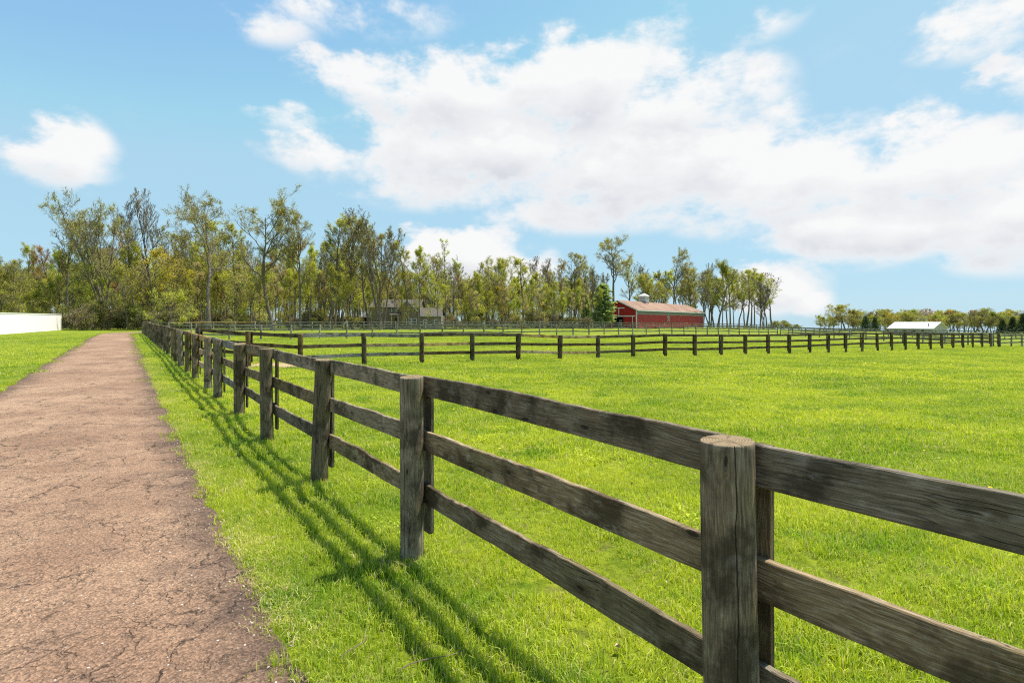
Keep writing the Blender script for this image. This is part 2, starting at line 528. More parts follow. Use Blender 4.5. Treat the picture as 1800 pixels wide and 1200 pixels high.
def asphalt_mat():
    m, t = new_mat('worn_red_asphalt')
    ge = t.n('ShaderNodeNewGeometry'); pos = ge.outputs['Position']
    at = t.n('ShaderNodeAttribute', attribute_name='across')
    big = t.noise(pos, .55, 5, .6)
    med = t.noise(pos, 2.6, 6, .66)
    c = t.mix(t.mapr(big, .35, .66, 0, 1, True), (.215, .130, .084), (.330, .213, .138))
    c = t.mix(t.math('MULTIPLY', t.mapr(med, .48, .70, 0, 1, True), .6), c, (.175, .112, .080))
    # darker bare asphalt towards the edge, tan wheel tracks in the middle
    edge = t.mapr(t.math('ADD', at.outputs['Fac'], t.math('MULTIPLY', t.math('SUBTRACT', med, .5), .5)), .60, .98, 0, 1, True)
    c = t.mix(t.math('MULTIPLY', edge, .9), c, (.085, .056, .042))
    rim = t.mapr(t.math('ADD', at.outputs['Fac'], t.math('MULTIPLY', t.math('SUBTRACT', t.noise(pos, 6.0, 5, .7), .5), .22)), .93, .99, 0, 1, True)
    c = t.mix(rim, c, t.mix(t.mapr(t.noise(pos, 40, 4, .7), .4, .62), (.16, .11, .065), (.46, .38, .22)))
    # aggregate
    v = t.n('ShaderNodeTexVoronoi', {'Vector': pos, 'Scale': 95.0})
    c = t.mix(.8, c, t.mix(1.0, c, t.ramp(v.outputs['Color'], [(0, (.38, .38, .38)), (.5, (1, 1, 1)), (1, (2.0, 1.95, 1.85))]), 'MULTIPLY'))
    sp = t.noise(pos, 150.0, 3, .7)
    c = t.mix(t.math('MULTIPLY', t.mapr(sp, .34, .44, 1, 0), .5), c, (.05, .035, .028))
    v2 = t.n('ShaderNodeTexVoronoi', {'Vector': pos, 'Scale': 24.0})
    peb = t.math('MULTIPLY', t.mapr(v2.outputs['Distance'], .10, .16, 1, 0), t.math('GREATER_THAN', t.n('ShaderNodeSeparateColor', {0: v2.outputs['Color']}).outputs[0], .90))
    c = t.mix(peb, c, (.62, .56, .50))
    # cracks
    wv = t.noise(pos, 2.3, 5, .6, 0, out=1)
    wp = t.vmath('ADD', pos, t.vmath('MULTIPLY', t.vmath('SUBTRACT', wv, (.5, .5, .5)), (.55, .55, 0)))
    e1 = t.n('ShaderNodeTexVoronoi', {'Vector': t.vmath('MULTIPLY', wp, (1, .8, 1)), 'Scale': 1.7}, feature='DISTANCE_TO_EDGE').outputs['Distance']
    e2 = t.n('ShaderNodeTexVoronoi', {'Vector': wp, 'Scale': 4.6}, feature='DISTANCE_TO_EDGE').outputs['Distance']
    e3 = t.n('ShaderNodeTexVoronoi', {'Vector': wp, 'Scale': 9.5}, feature='DISTANCE_TO_EDGE').outputs['Distance']
    zone = t.mapr(t.noise(pos, .9, 4, .6), .40, .52, 0, 1, True)
    zone2 = t.mapr(t.noise(t.vmath('ADD', pos, (17, 3, 0)), 1.3, 4, .6), .44, .56, 0, 1, True)
    k1 = t.math('MULTIPLY', t.mapr(e1, .0, .017, 1, 0), zone)
    k2 = t.math('MULTIPLY', t.mapr(e2, .0, .025, 1, 0), zone2)
    jag = t.mapr(t.noise(pos, 11, 4, .7), .40, .54, 0, 1)
    k3 = t.math('MULTIPLY', t.mapr(e3, .0, .05, 1, 0), t.mapr(t.noise(t.vmath('ADD', pos, (5, 31, 0)), 1.7, 4, .6), .47, .60, 0, .7, True))
    k = t.math('MULTIPLY', t.math('MAXIMUM', t.math('MAXIMUM', k1, k3), t.math('MULTIPLY', k2, .9)), jag)
    c = t.mix(t.math('MULTIPLY', k, .93), c, (.022, .017, .013))
    hgt = t.math('SUBTRACT', t.math('ADD', t.math('MULTIPLY', v.outputs['Distance'], .9), sp), t.math('MULTIPLY', k, 2.5))
    out(t, principled(t, c, .92, hgt, .7, .008, .2).outputs[0])
    return m


ASPH = asphalt_mat()

# ------------------------------------------------------------------ ground sheet
def axis(vals):
    o = [vals[0][0]]
    for a, b, s in vals:
        n = max(1, int(round((b - a) / s)))
        o += [a + (b - a) * (i + 1) / n for i in range(n)]
    return np.array(o)


ax = axis([(-1500, -400, 100), (-400, -120, 14), (-120, 120, 3), (120, 400, 14), (400, 1500, 100)])
ay = axis([(-60, -10, 10), (-10, 130, 2.5), (130, 420, 12), (420, 2500, 130)])
GX, GY = np.meshgrid(ax, ay)
cx_, cy_ = np.clip(GX, -420, 420), np.clip(GY, -60, 560)
GZ = gz_arr(cx_, cy_) - .021 * np.maximum(0, np.hypot(GX, GY) - 330)      # the land falls away beyond the fields
V = np.stack([GX, GY, GZ], -1).reshape(-1, 3)
nx, ny = len(ax), len(ay)
ii = (np.arange(ny - 1)[:, None] * nx + np.arange(nx - 1)[None]).ravel()
ground = struct(obj('ground', mesh_np('ground', V, np.stack([ii, ii + 1, ii + 1 + nx, ii + nx], 1), None, LAWN, smooth=True)))

# ------------------------------------------------------------------ driveway
path = [(fence_x(d) - 3.22, d) for d in np.concatenate([np.arange(-9, 22, .14), np.arange(22, 63, .5)])]
pts_turn = [(fence_x(62.5) - 3.22, 62.5), (-48.3, 68.0), (-46.6, 72.0), (-42.0, 75.6), (-30, 83), (0, 102), (30, 121)]
def catmull(P, n):
    o = []
    for i in range(1, len(P) - 2):
        p0, p1, p2, p3 = (np.array(p) for p in P[i - 1:i + 3])
        for k in range(n):
            u = k / n
            o.append(.5 * ((2 * p1) + (-p0 + p2) * u + (2 * p0 - 5 * p1 + 4 * p2 - p3) * u * u + (-p0 + 3 * p1 - 3 * p2 + p3) * u ** 3))
    return o
path += [tuple(p) for p in catmull([path[-4]] + pts_turn, 8)]
path = np.array(path)
ROADW = 1.68
tan = np.gradient(path, axis=0); tan /= np.linalg.norm(tan, axis=1)[:, None]
nor = np.stack([tan[:, 1], -tan[:, 0]], 1)             # to the right of travel
NA = 15
us = np.linspace(-1, 1, NA)
rv, ra = [], []
for i, (p, nn) in enumerate(zip(path, nor)):
    jr = .02 + .10 * mnoise.noise((p[0] * .9, p[1] * .9, 4.0)) + .09 * mnoise.noise((p[0] * 3, p[1] * 3, 9.0)) + .05 * mnoise.noise((p[0] * 9, p[1] * 9, 9.0))
    jl = .10 * mnoise.noise((p[0] * 1.3, p[1] * 1.3, 14.0))
    for u in us:
        wdt = ROADW + (jr if u > 0 else jl) * abs(u)
        q = p + nn * u * wdt
        rv.append((q[0], q[1], .022 * (1 - u * u) + (0.012 if abs(u) < .99 else -.012))); ra.append(abs(u))
rv = np.array(rv); rv[:, 2] += gz_arr(rv[:, 0], rv[:, 1])
m_ = len(path)
ii = (np.arange(m_ - 1)[:, None] * NA + np.arange(NA - 1)[None]).ravel()
struct(obj('driveway', mesh_np('driveway', rv, np.stack([ii, ii + NA, ii + NA + 1, ii + 1], 1)[:, ::-1], None, ASPH, {'across': ra}, True)))
_road = path


def road_dist(x, y):
    """distance from the driveway's centre line"""
    x = np.asarray(x); y = np.asarray(y)
    best = np.full(x.shape, 1e9)
    sub = np.concatenate([_road[:222:3], _road[222:]])
    for i in range(0, len(x), 20000):
        q = np.stack([x[i:i + 20000], y[i:i + 20000]], 1)
        best[i:i + 20000] = np.sqrt(((q[:, None] - sub[None]) ** 2).sum(-1)).min(1)
    return best


# ------------------------------------------------------------------ fences
rng = random.Random(11)


def post_mesh(h, r, mat, segs=20, seed=0, groove=True, depth=.25, flare=0.0, slant=0.0):
    rr = random.Random(seed)
    zs = [-depth, 0, h * .12, h * .3, h * .5, h * .7, h * .88, h - .02, h - .006, h]
    V, F = [], []
    ga = R(250) + rr.uniform(-.3, .3)
    for j, z in enumerate(zs):
        tz = max(0, z / h)
        rad = r * (1.03 - .05 * tz + flare * tz)
        if j == len(zs) - 1: rad -= .003
        for k in range(segs):
            a = 2 * math.pi * k / segs
            rk = rad * (1 + .045 * mnoise.noise((math.cos(a) * 1.2 + seed, math.sin(a) * 1.2, z * 1.6)) + .02 * mnoise.noise((math.cos(a) * 4 + seed, math.sin(a) * 4, z * .7)))
            if groove:
                dg = abs((a - ga + math.pi) % (2 * math.pi) - math.pi)
                if dg < math.pi / segs * 1.01 and j > 2: rk -= .012
            zz = z + (slant * math.cos(a - 1.0) * rad if j >= len(zs) - 3 else 0)
            V.append((rk * math.cos(a), rk * math.sin(a), zz))
    for j in range(len(zs) - 1):
        for k in range(segs):
            k2 = (k + 1) % segs
            F.append((j * segs + k, j * segs + k2, (j + 1) * segs + k2, (j + 1) * segs + k))
    b = len(V); V.append((0, 0, h + .002))
    t0 = (len(zs) - 1) * segs
    F += [(t0 + k, t0 + (k + 1) % segs, b) for k in range(segs)]
    me = mesh('post', V, F, [mat, END], midx=[0 if len(f) == 4 else 1 for f in F])
    me.polygons.foreach_set('use_smooth', [len(f) == 4 for f in F])
    return me


def rail_mesh(L, h, th, mat, n=24, seed=0, wave=.008, bow=.01):
    """a board along +X from 0 to L, z centred, worn wavy along its edges"""
    V, F = [], []
    b = .004
    for i in range(n + 1):
        u = i / n; x = u * L
        zt = wave * (mnoise.noise((x * 2.1, seed * 3.7, .3)) * 1.3 + .7 * mnoise.noise((x * 6.5, seed * 3.7, 5.3)) + .35 * mnoise.noise((x * 19, seed, 8.3)))
        zb = wave * .5 * (mnoise.noise((x * 1.8, seed * 5.1, 2.3)) + .5 * mnoise.noise((x * 7, seed * 5.1, 7.3)))
        yo = bow * math.sin(u * math.pi) * mnoise.noise((seed * 1.7, 2.2, u))
        zo = bow * 1.2 * math.sin(u * math.pi) * mnoise.noise((seed * 2.9, 7.2, .4))
        t, bt = h / 2 + zt + zo, -h / 2 + zb + zo
        y = th / 2
        for (yy, zz) in ((-y + b, bt), (y - b, bt), (y, bt + b), (y, t - b), (y - b, t), (-y + b, t), (-y, t - b), (-y, bt + b)):
            V.append((x, yy + yo, zz))
    for i in range(n):
        for k in range(8):
            F.append((i * 8 + k, i * 8 + (k + 1) % 8, i * 8 + 8 + (k + 1) % 8, i * 8 + 8 + k)[::-1])
    F.append(tuple(range(8))); F.append(tuple(n * 8 + k for k in range(8))[::-1])
    return mesh('rail', V, F, mat)


RAIL_Z = (.085, .48, .865)      # rail centres below the post top


def frame_matrix(p, q, root):
    """matrix (relative to root) with X along p->q"""
    p = Vector(p); q = Vector(q)
    x = (q - p).normalized(); y = Vector((0, 0, 1)).cross(x).normalized(); z = x.cross(y)
    m = Matrix((x, y, z)).transposed().to_4x4()
    m.translation = p - root
    return m


def build_fence(name, label, pts, side, tops, rmesh, pmesh, batten=None, choose=None, rail_h=.15, th=.028, pr=.085, lean=.015, skip_last=False, rails=RAIL_Z, seed=1):
    """pts: post feet (x, y); tops: z of post tops; side: +1 / -1 side (left of travel = +1) on which the boards are nailed"""
    rr = random.Random(seed)
    root = thing(name, label, 'fence', (pts[0][0], pts[0][1], gz(*pts[0])))
    o0 = root.location.copy()
    n = len(pts)
    nv = []
    for i in range(n):
        a = Vector(pts[max(0, i - 1)]); b = Vector(pts[min(n - 1, i + 1)])
        d = (b - a).normalized(); nv.append(Vector((-d.y, d.x)) * side)
    for i, (x, y) in enumerate(pts):
        z = gz(x, y)
        o = obj('post', pmesh(i), root)
        hh = tops[i] - z
        o.matrix_local = Matrix.Translation(Vector((x, y, z)) - o0) @ Matrix.Rotation(rr.gauss(0, lean), 4, 'X') @ Matrix.Rotation(rr.gauss(0, lean), 4, 'Y') @ Matrix.Rotation(rr.uniform(-.5, .5), 4, 'Z') @ Matrix.Diagonal((1, 1, hh / 1.32, 1))
        if batten:
            off = nv[i] * (pr + th + .012)
            b = obj('batten', batten(i), root)
            p0 = Vector((x + off.x, y + off.y, tops[i] - 1.17)); p1 = p0 + Vector((0, 0, 1))
            d = Vector((nv[i].x, nv[i].y, 0)); s = d.cross(Vector((0, 0, 1)))
            m = Matrix((s, d, Vector((0, 0, 1)))).transposed().to_4x4(); m.translation = p0 - o0
            b.matrix_local = m
    for i in range(n - 1):
        if skip_last and i == n - 2: break
        for r, dz in enumerate(rails):
            off = pr + th / 2 - .002
            a = Vector((pts[i][0] + nv[i].x * off, pts[i][1] + nv[i].y * off, tops[i] - dz + rr.gauss(0, .012)))
            b = Vector((pts[i + 1][0] + nv[i + 1].x * off, pts[i + 1][1] + nv[i + 1].y * off, tops[i + 1] - dz + rr.gauss(0, .012)))
            me, L0, mt = rmesh(i, r)
            o = obj('rail', me, root)
            L = (b - a).length
            m = frame_matrix(a, b, o0)
            o.matrix_local = m @ Matrix.Diagonal(((L - .006) / L0, 1, 1, 1))
            if mt is not None:
                o.material_slots[0].link = 'OBJECT'; o.material_slots[0].material = mt
    return root


# --- fence along the driveway
px_posts = [1281, 719, 560, 474, 419, 385]
dA = [1955 / (x - 219.4) for x in px_posts] + [13.35, 15.6, 17.7]
while dA[-1] < 63.6: dA.append(dA[-1] + 1.976 + rng.uniform(-.12, .12))
dA[-1] = 65.4
A = [(fence_x(d), d) for d in dA]
A = [(fence_x(-.25), -.25)] + A               # the one beyond the right edge of the picture
A = [(x + rng.gauss(0, .02), y) for x, y in A]
A[-1] = (-44.9, 65.4)
topA = [gz(x, y) + 1.33 + rng.gauss(0, .012) for x, y in A]
topA[1] = 1.30; topA[2] = 1.315
pmA = {}


def pmeshA(i):
    if i <= 8:
        return post_mesh(1.32, .083 + [0, .006, .0, .004, .002, .004, .004, .006, .002][i], WOOD_POST, 32 if i < 4 else 20, i * 7 + 1, True, .25, .22 if i == 5 else .03, [0, .03, .06, .05, .03, .16, .05, .1, 0][i])
    k = i % 4
    if k not in pmA: pmA[k] = post_mesh(1.32, .086 + .004 * k, WOOD_POST, 14, k * 13 + 50, False, .25, .02)
    return pmA[k]


rmA = {}


def rmeshA(i, r):
    mt = None
    if i == 7 or (i == 8 and r == 0) or (i == 6 and r == 1): mt = WOOD_TAN
    if i in (5, 6) and mt is None: mt = WOOD_PALE if r != 1 else None
    if i <= 8:
        wv = .006 if r == 0 else (.009 if r == 1 else .015)
        if i == 0 and r == 0: wv = .003
        return rail_mesh(2.44, .150 if not (i == 0 and r == 0) else .147, .030, WOOD_RAIL, 90 if i < 3 else 40, i * 10 + r, wv, .012), 2.44, mt
    k = (i * 3 + r) % 6
    if k not in rmA: rmA[k] = rail_mesh(2.44, .15, .03, WOOD_RAIL, 14, k + 200, .01, .014)
    return rmA[k], 2.44, mt


def batten_mesh(h, wd, th, mat, seed):
    V, F = [], []
    zs = [0, .02, h * .3, h * .7, h]
    for j, z in enumerate(zs):
        ww = wd / 2 * (.62 if j == 0 else 1) + .003 * mnoise.noise((seed, z * 3, 1))
        for (x, y) in ((-ww, -th / 2), (ww, -th / 2), (ww, th / 2), (-ww, th / 2)):
            V.append((x, y, z))
    for j in range(len(zs) - 1):
        for k in range(4):
            F.append((j * 4 + k, j * 4 + (k + 1) % 4, j * 4 + 4 + (k + 1) % 4, j * 4 + 4 + k))
    F += [(3, 2, 1, 0), tuple(len(zs) * 4 - 4 + k for k in range(4))]
    return mesh('batten', V, F, mat)


bm_ = [batten_mesh(1.15, .14, .024, WOOD_POST, s) for s in range(3)]
build_fence('plank_fence', 'weathered brown three-rail plank fence with round posts running along the driveway', A, -1, topA, rmeshA, pmeshA,
            lambda i: bm_[i % 3], pr=.088, th=.03, lean=.012, seed=3)

# --- fence across the near pasture
Bp = [(-12.55, 21.2), (-9.9, 20.15), (-7.85, 19.55)] + [(-5.86 + 2.071 * i, 21.01 + 1.29 * i) for i in range(0, 29)]
BX = [349, 437, 528, 640.5, 742, 831, 911.5, 985, 1052.5, 1114, 1170, 1222, 1268, 1311, 1351, 1388, 1424, 1456.5, 1487, 1515.5, 1543, 1568, 1592, 1614.5, 1636, 1656, 1675.5, 1693, 1710, 1726.7, 1741.8, 1755.5]
BT = [575.5, 582, 587, 585, 585.5, 585, 585.5, 589, 589, 588, 586.5, 587.5, 587.5, 587.5, 587, 587, 586, 585.5, 585, 584, 585, 584, 584, 585, 585.5, 585.8, 586, 585.5, 584.7, 584.6, 584.6, 586]
Bp = [((x - 900) * d / FPX, d) for (_, d), x in zip(Bp, BX)]
topB = [EYE - (t - HOR) * d / FPX for (_, d), t in zip(Bp, BT)]
pmB = [post_mesh(1.32, .082 + .004 * k, WOOD_FPOST, 12, 300 + k, False, .25, .02, .03) for k in range(4)]
rmB = [rail_mesh(2.44, .135, .03, WOOD_FIELD, 14, 330 + k, .011, .02) for k in range(6)]
TANB = {(3, 1), (4, 1), (6, 0), (6, 2), (7, 0), (7, 2)}


def rmeshB(i, r):
    mt = None
    if (i, r) in TANB: mt = WOOD_TAN
    elif (i, r) in {(2, 0), (3, 0), (3, 2), (2, 2)}: mt = WOOD_PALE
    return rmB[(i * 3 + r) % 6], 2.44, mt


bmB = [batten_mesh(1.15, .13, .024, WOOD_FPOST, s + 9) for s in range(2)]
build_fence('plank_fence', 'dark brown three-rail plank fence crossing the pasture, a few boards replaced in fresh tan wood', Bp, 1, topB, rmeshB,
            lambda i: pmB[i % 4], lambda i: bmB[i % 2], pr=.086, th=.03, seed=5)

# --- silver grey fences farther back
pmG = [post_mesh(1.32, .075 + .005 * k, WOOD_GPOST, 8, 400 + k, False, .25) for k in range(3)]
rmG = [rail_mesh(2.44, .14, .03, WOOD_GREY, 6, 430 + k, .008, .03) for k in range(5)]
rG = lambda i, r: (rmG[(i * 3 + r * 2) % 5], 2.44, None)


def far_fence(label, pts, ht=1.32, **kw):
    tops = [gz(x, y) + ht + rng.gauss(0, .02) for x, y in pts]
    return build_fence('plank_fence', label, pts, 1, tops, rG, lambda i: pmG[i % 3], None, pr=.08, **kw)


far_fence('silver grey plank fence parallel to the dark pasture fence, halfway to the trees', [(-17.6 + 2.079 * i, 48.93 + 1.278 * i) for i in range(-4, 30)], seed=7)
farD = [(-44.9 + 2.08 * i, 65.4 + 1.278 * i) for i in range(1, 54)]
sunlitD = build_fence('plank_fence', 'farthest silver grey plank fence, in front of the wood and red barn', [(-44.6, 65.8)] + farD, 1,
                   [gz(-44.6, 65.8) + 1.36] + [gz(x, y) + 1.34 + rng.gauss(0, .02) for x, y in farD], lambda i, r: (rmG[(i * 3 + r * 2) % 5], 2.44, WOOD_TAN if (r == 0 and 0 < i < 5) else None),  # tan on the first top rails paints the sun falling on them
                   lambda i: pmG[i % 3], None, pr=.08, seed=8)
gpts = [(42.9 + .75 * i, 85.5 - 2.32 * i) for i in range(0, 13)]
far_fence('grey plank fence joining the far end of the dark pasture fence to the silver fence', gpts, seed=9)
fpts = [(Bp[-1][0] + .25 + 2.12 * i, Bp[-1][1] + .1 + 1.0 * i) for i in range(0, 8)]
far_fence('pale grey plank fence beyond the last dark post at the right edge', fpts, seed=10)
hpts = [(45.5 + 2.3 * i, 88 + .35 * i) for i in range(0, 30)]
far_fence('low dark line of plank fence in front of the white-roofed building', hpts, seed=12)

# ------------------------------------------------------------------ instancing helper for uncountable stuff
def scatter(name, protos, P, rot, scl, idx, label, cat):
    """one object; a node modifier puts the prototype meshes on its points"""
    col = bpy.data.collections.new(name + '_pieces')
    for k, me in enumerate(protos):
        col.objects.link(bpy.data.objects.new('%s_piece_%02d' % (name, k), me))
    me = bpy.data.meshes.new(name)
    me.vertices.add(len(P)); me.vertices.foreach_set('co', np.asarray(P, np.float32).ravel())
    for k, typ, v in (('rot', 'FLOAT_VECTOR', rot), ('scl', 'FLOAT', scl), ('idx', 'INT', idx)):
        at = me.attributes.new(k, typ, 'POINT')
        if typ == 'FLOAT_VECTOR': at.data.foreach_set('vector', np.asarray(v, np.float32).ravel())
        elif typ == 'FLOAT': at.data.foreach_set('value', np.asarray(v, np.float32))
        else: at.data.foreach_set('value', np.asarray(v, np.int32))
    o = struct(obj(name, me), 'stuff')
    tag(o, label, cat)
    ng = bpy.data.node_groups.new(name, 'GeometryNodeTree')
    ng.interface.new_socket('Geometry', in_out='INPUT', socket_type='NodeSocketGeometry')
    ng.interface.new_socket('Geometry', in_out='OUTPUT', socket_type='NodeSocketGeometry')
    t = NT(ng)
    gi_, go_ = t.n('NodeGroupInput'), t.n('NodeGroupOutput')
    ci = t.n('GeometryNodeCollectionInfo', {'Separate Children': True, 'Reset Children': True}, transform_space='ORIGINAL')
    ci.inputs['Collection'].default_value = col
    def attr(nm, typ): return t.n('GeometryNodeInputNamedAttribute', {'Name': nm}, data_type=typ).outputs[0]
    e2r = t.n('FunctionNodeEulerToRotation', {0: attr('rot', 'FLOAT_VECTOR')})
    ip = t.n('GeometryNodeInstanceOnPoints', {'Points': gi_.outputs[0], 'Instance': ci.outputs[0], 'Pick Instance': True,
                                              'Instance Index': attr('idx', 'INT'), 'Rotation': e2r.outputs[0], 'Scale': attr('scl', 'FLOAT')})
    t.l.new(ip.outputs[0], go_.inputs[0])
    md = o.modifiers.new('scatter', 'NODES'); md.node_group = ng
    return o


nrng = np.random.default_rng(4)


def grass_patch(n, size, h0, h1, wd, seed, curl=.5, straw=False):
    r = np.random.default_rng(seed)
    bx = r.uniform(-size / 2, size / 2, n); by = r.uniform(-size / 2, size / 2, n)
    k = r.integers(0, max(2, n // 9), n)                 # gather blades into tufts
    tx = r.uniform(-size / 2, size / 2, n); ty = r.uniform(-size / 2, size / 2, n)
    mixv = r.random(n) < .55
    bx = np.where(mixv, tx[k] + r.normal(0, .012, n), bx); by = np.where(mixv, ty[k] + r.normal(0, .012, n), by)
    h = r.uniform(h0, h1, n) * r.choice([.6, 1, 1, 1.25], n)
    a = r.uniform(0, 2 * np.pi, n); lean = np.abs(r.normal(0, curl, n)) * h
    la = r.uniform(0, 2 * np.pi, n)
    lx, ly = np.cos(la) * lean, np.sin(la) * lean
    wx, wy = np.cos(a) * wd / 2, np.sin(a) * wd / 2
    V = np.zeros((n, 5, 3)); z = np.zeros(n)
    V[:, 0] = np.stack([bx - wx, by - wy, z - .004], 1); V[:, 1] = np.stack([bx + wx, by + wy, z - .004], 1)
    V[:, 2] = np.stack([bx + lx * .35 + wx * .85, by + ly * .35 + wy * .85, h * .6], 1)
    V[:, 3] = np.stack([bx + lx * .35 - wx * .85, by + ly * .35 - wy * .85, h * .6], 1)
    V[:, 4] = np.stack([bx + lx, by + ly, h * np.clip(1 - .35 * (lean / h) ** 2, .45, 1)], 1)
    b = np.arange(n) * 5
    rn = np.repeat(r.random(n) if not straw else r.uniform(.8, 1.0, n), 5); tip = np.tile([0, 0, .6, .6, 1.0], n)
    return mesh_np('grass_patch', V.reshape(-1, 3), np.stack([b, b + 1, b + 2, b + 3], 1), np.stack([b + 3, b + 2, b + 4], 1), BLADE, {'rnd': rn, 'tip': tip})


def fbm2(x, y, s, seed):
    return np.array([mnoise.noise((a * s, b * s, seed)) for a, b in zip(x, y)])


def grass_points(d0, d1, dens, margin=2.0):
    area = (d1 - d0) * (2 * (1.08 * d1 + margin))
    n = int(area * dens)
    y = nrng.uniform(d0, d1, n); x = nrng.uniform(-(1.08 * d1 + margin), 1.08 * d1 + margin, n)
    k = np.abs(x) < 1.08 * y + margin
    x, y = x[k], y[k]
    k = road_dist(x, y) > ROADW + .08 + nrng.normal(0, .045, len(x))
    x, y = x[k], y[k]
    k = (((x + 8.9) / 1.6) ** 2 + ((y - 20.6) / 1.2) ** 2) > nrng.uniform(.5, 1.5, len(x))
    return x[k], y[k]


protos = [grass_patch(230, .30, .026, .066, .0044, s, .62) for s in range(5)] + [grass_patch(230, .5, .03, .065, .007, 20 + s, .55) for s in range(4)] + \
         [grass_patch(240, 1.0, .03, .07, .014, 40 + s, .5) for s in range(4)]


def weed_patch(seed):
    r = np.random.default_rng(seed); V, Q = [], []
    for k in range(46):
        cx, cy = r.normal(0, .07, 2); h = r.uniform(.015, .05); a = r.uniform(0, 6.28); L = r.uniform(.014, .03); w_ = L * r.uniform(.45, .8)
        ca, sa = math.cos(a), math.sin(a); tl = r.uniform(-.01, .015)
        b = len(V)
        V += [(cx, cy, h), (cx + ca * L * .5 - sa * w_ * .5, cy + sa * L * .5 + ca * w_ * .5, h + .004), (cx + ca * L, cy + sa * L, h + tl), (cx + ca * L * .5 + sa * w_ * .5, cy + sa * L * .5 - ca * w_ * .5, h + .004)]
        Q.append((b, b + 1, b + 2, b + 3))
    return mesh_np('weed_patch', np.array(V), np.array(Q), None, BLADE, {'rnd': np.repeat(r.uniform(0, .8, 46), 4), 'tip': np.repeat(r.uniform(0, .5, 46), 4)})


protos += [weed_patch(60 + s) for s in range(3)] + [grass_patch(90, .22, .02, .05, .004, 80 + s, .95, straw=True) for s in range(3)]
xs, ys, sc_, id_ = [], [], [], []
wx_, wy_ = grass_points(1.5, 9, 9)
kk = fbm2(wx_, wy_, 1.6, 5.0) > .38
xs.append(wx_[kk]); ys.append(wy_[kk]); sc_.append(nrng.uniform(.8, 1.5, kk.sum())); id_.append(nrng.integers(13, 16, kk.sum()))
for d0_, d1_, dens, ia, ib in ((.6, 6.5, 40, 0, 5), (6.5, 15, 13, 5, 9), (15, 40, 4.4, 9, 13), (40, 62, 2.2, 9, 13)):
    x, y = grass_points(d0_, d1_, dens)
    tuft = fbm2(x, y, .9, 3.0) * .5 + fbm2(x, y, 3.1, 7.0) * .5
    s = np.clip(1.05 + 1.25 * tuft, .6, 2.0)
    xs.append(x); ys.append(y); sc_.append(s); id_.append(nrng.integers(ia, ib, len(x)))
# longer fringe on the driveway edge and round the near posts
ex, ey = [], []
for i, (p, nn) in enumerate(zip(path, nor)):
    if -2 < p[1] < 20:
        for sgn in (1, -1):
            for k in range(6):
                q = p + nn * sgn * (ROADW + nrng.normal(.12, .08)) + tan[i] * nrng.uniform(-.1, .1)
                ex.append(q[0]); ey.append(q[1])
for (x, y) in A[1:9]:
    for k in range(16):
        a = nrng.uniform(0, 6.28); ex.append(x + .13 * math.cos(a)); ey.append(y + .13 * math.sin(a))
ex = np.array(ex); ey = np.array(ey)
xs.append(ex); ys.append(ey); sc_.append(np.where(np.arange(len(ex)) < len(ex) - 16 * 8, nrng.uniform(.45, .95, len(ex)), nrng.uniform(.9, 1.7, len(ex)))); id_.append(nrng.integers(0, 5, len(ex)))
sx_, sy_ = [], []
for i, (p, nn) in enumerate(zip(path, nor)):
    if -2 < p[1] < 22 and i < 222:
        dens_ = 9 * max(0, .5 + 1.6 * mnoise.noise((p[0] * .8, p[1] * .8, 21.0)))
        for k in range(int(dens_ + nrng.random())):
            q = p + nn * (ROADW + nrng.normal(.03, .06)) + tan[i] * nrng.uniform(-.1, .1)
            sx_.append(q[0]); sy_.append(q[1])
for (x, y) in A[1:9]:
    for k in range(7):
        a = nrng.uniform(0, 6.28); sx_.append(x + .2 * math.cos(a)); sy_.append(y + .2 * math.sin(a))
xs.append(np.array(sx_)); ys.append(np.array(sy_)); sc_.append(nrng.uniform(.6, 1.25, len(sx_))); id_.append(nrng.integers(16, 19, len(sx_)))
X = np.concatenate(xs); Y = np.concatenate(ys); S = np.concatenate(sc_); I = np.concatenate(id_)
Pg = np.stack([X, Y, gz_arr(X, Y)], 1)
rot = np.stack([np.zeros(len(X)), np.zeros(len(X)), nrng.uniform(0, 6.28, len(X))], 1)
scatter('grass', protos, Pg, rot, S, I, 'short bright green lawn and pasture grass on both sides of the fence', 'grass')
print('grass points', len(X))

# dandelions in the pasture and small weeds
def dandelion(seed):
    r = np.random.default_rng(seed)
    V, Q, T = [], [], []
    hgt = r.uniform(.05, .09)
    for k in range(14):
        a = k / 14 * 2 * math.pi; rr_ = .016
        b = len(V)
        V += [(0, 0, hgt), (rr_ * math.cos(a - .22), rr_ * math.sin(a - .22), hgt + .005), (rr_ * math.cos(a + .22), rr_ * math.sin(a + .22), hgt + .005)]
        T.append((b, b + 1, b + 2))
    b = len(V)
    V += [(-.002, 0, 0), (.002, 0, 0), (.002, 0, hgt), (-.002, 0, hgt)]; Q.append((b, b + 1, b + 2, b + 3))
    return mesh_np('dandelion', np.array(V), np.array(Q), np.array(T), DAND)


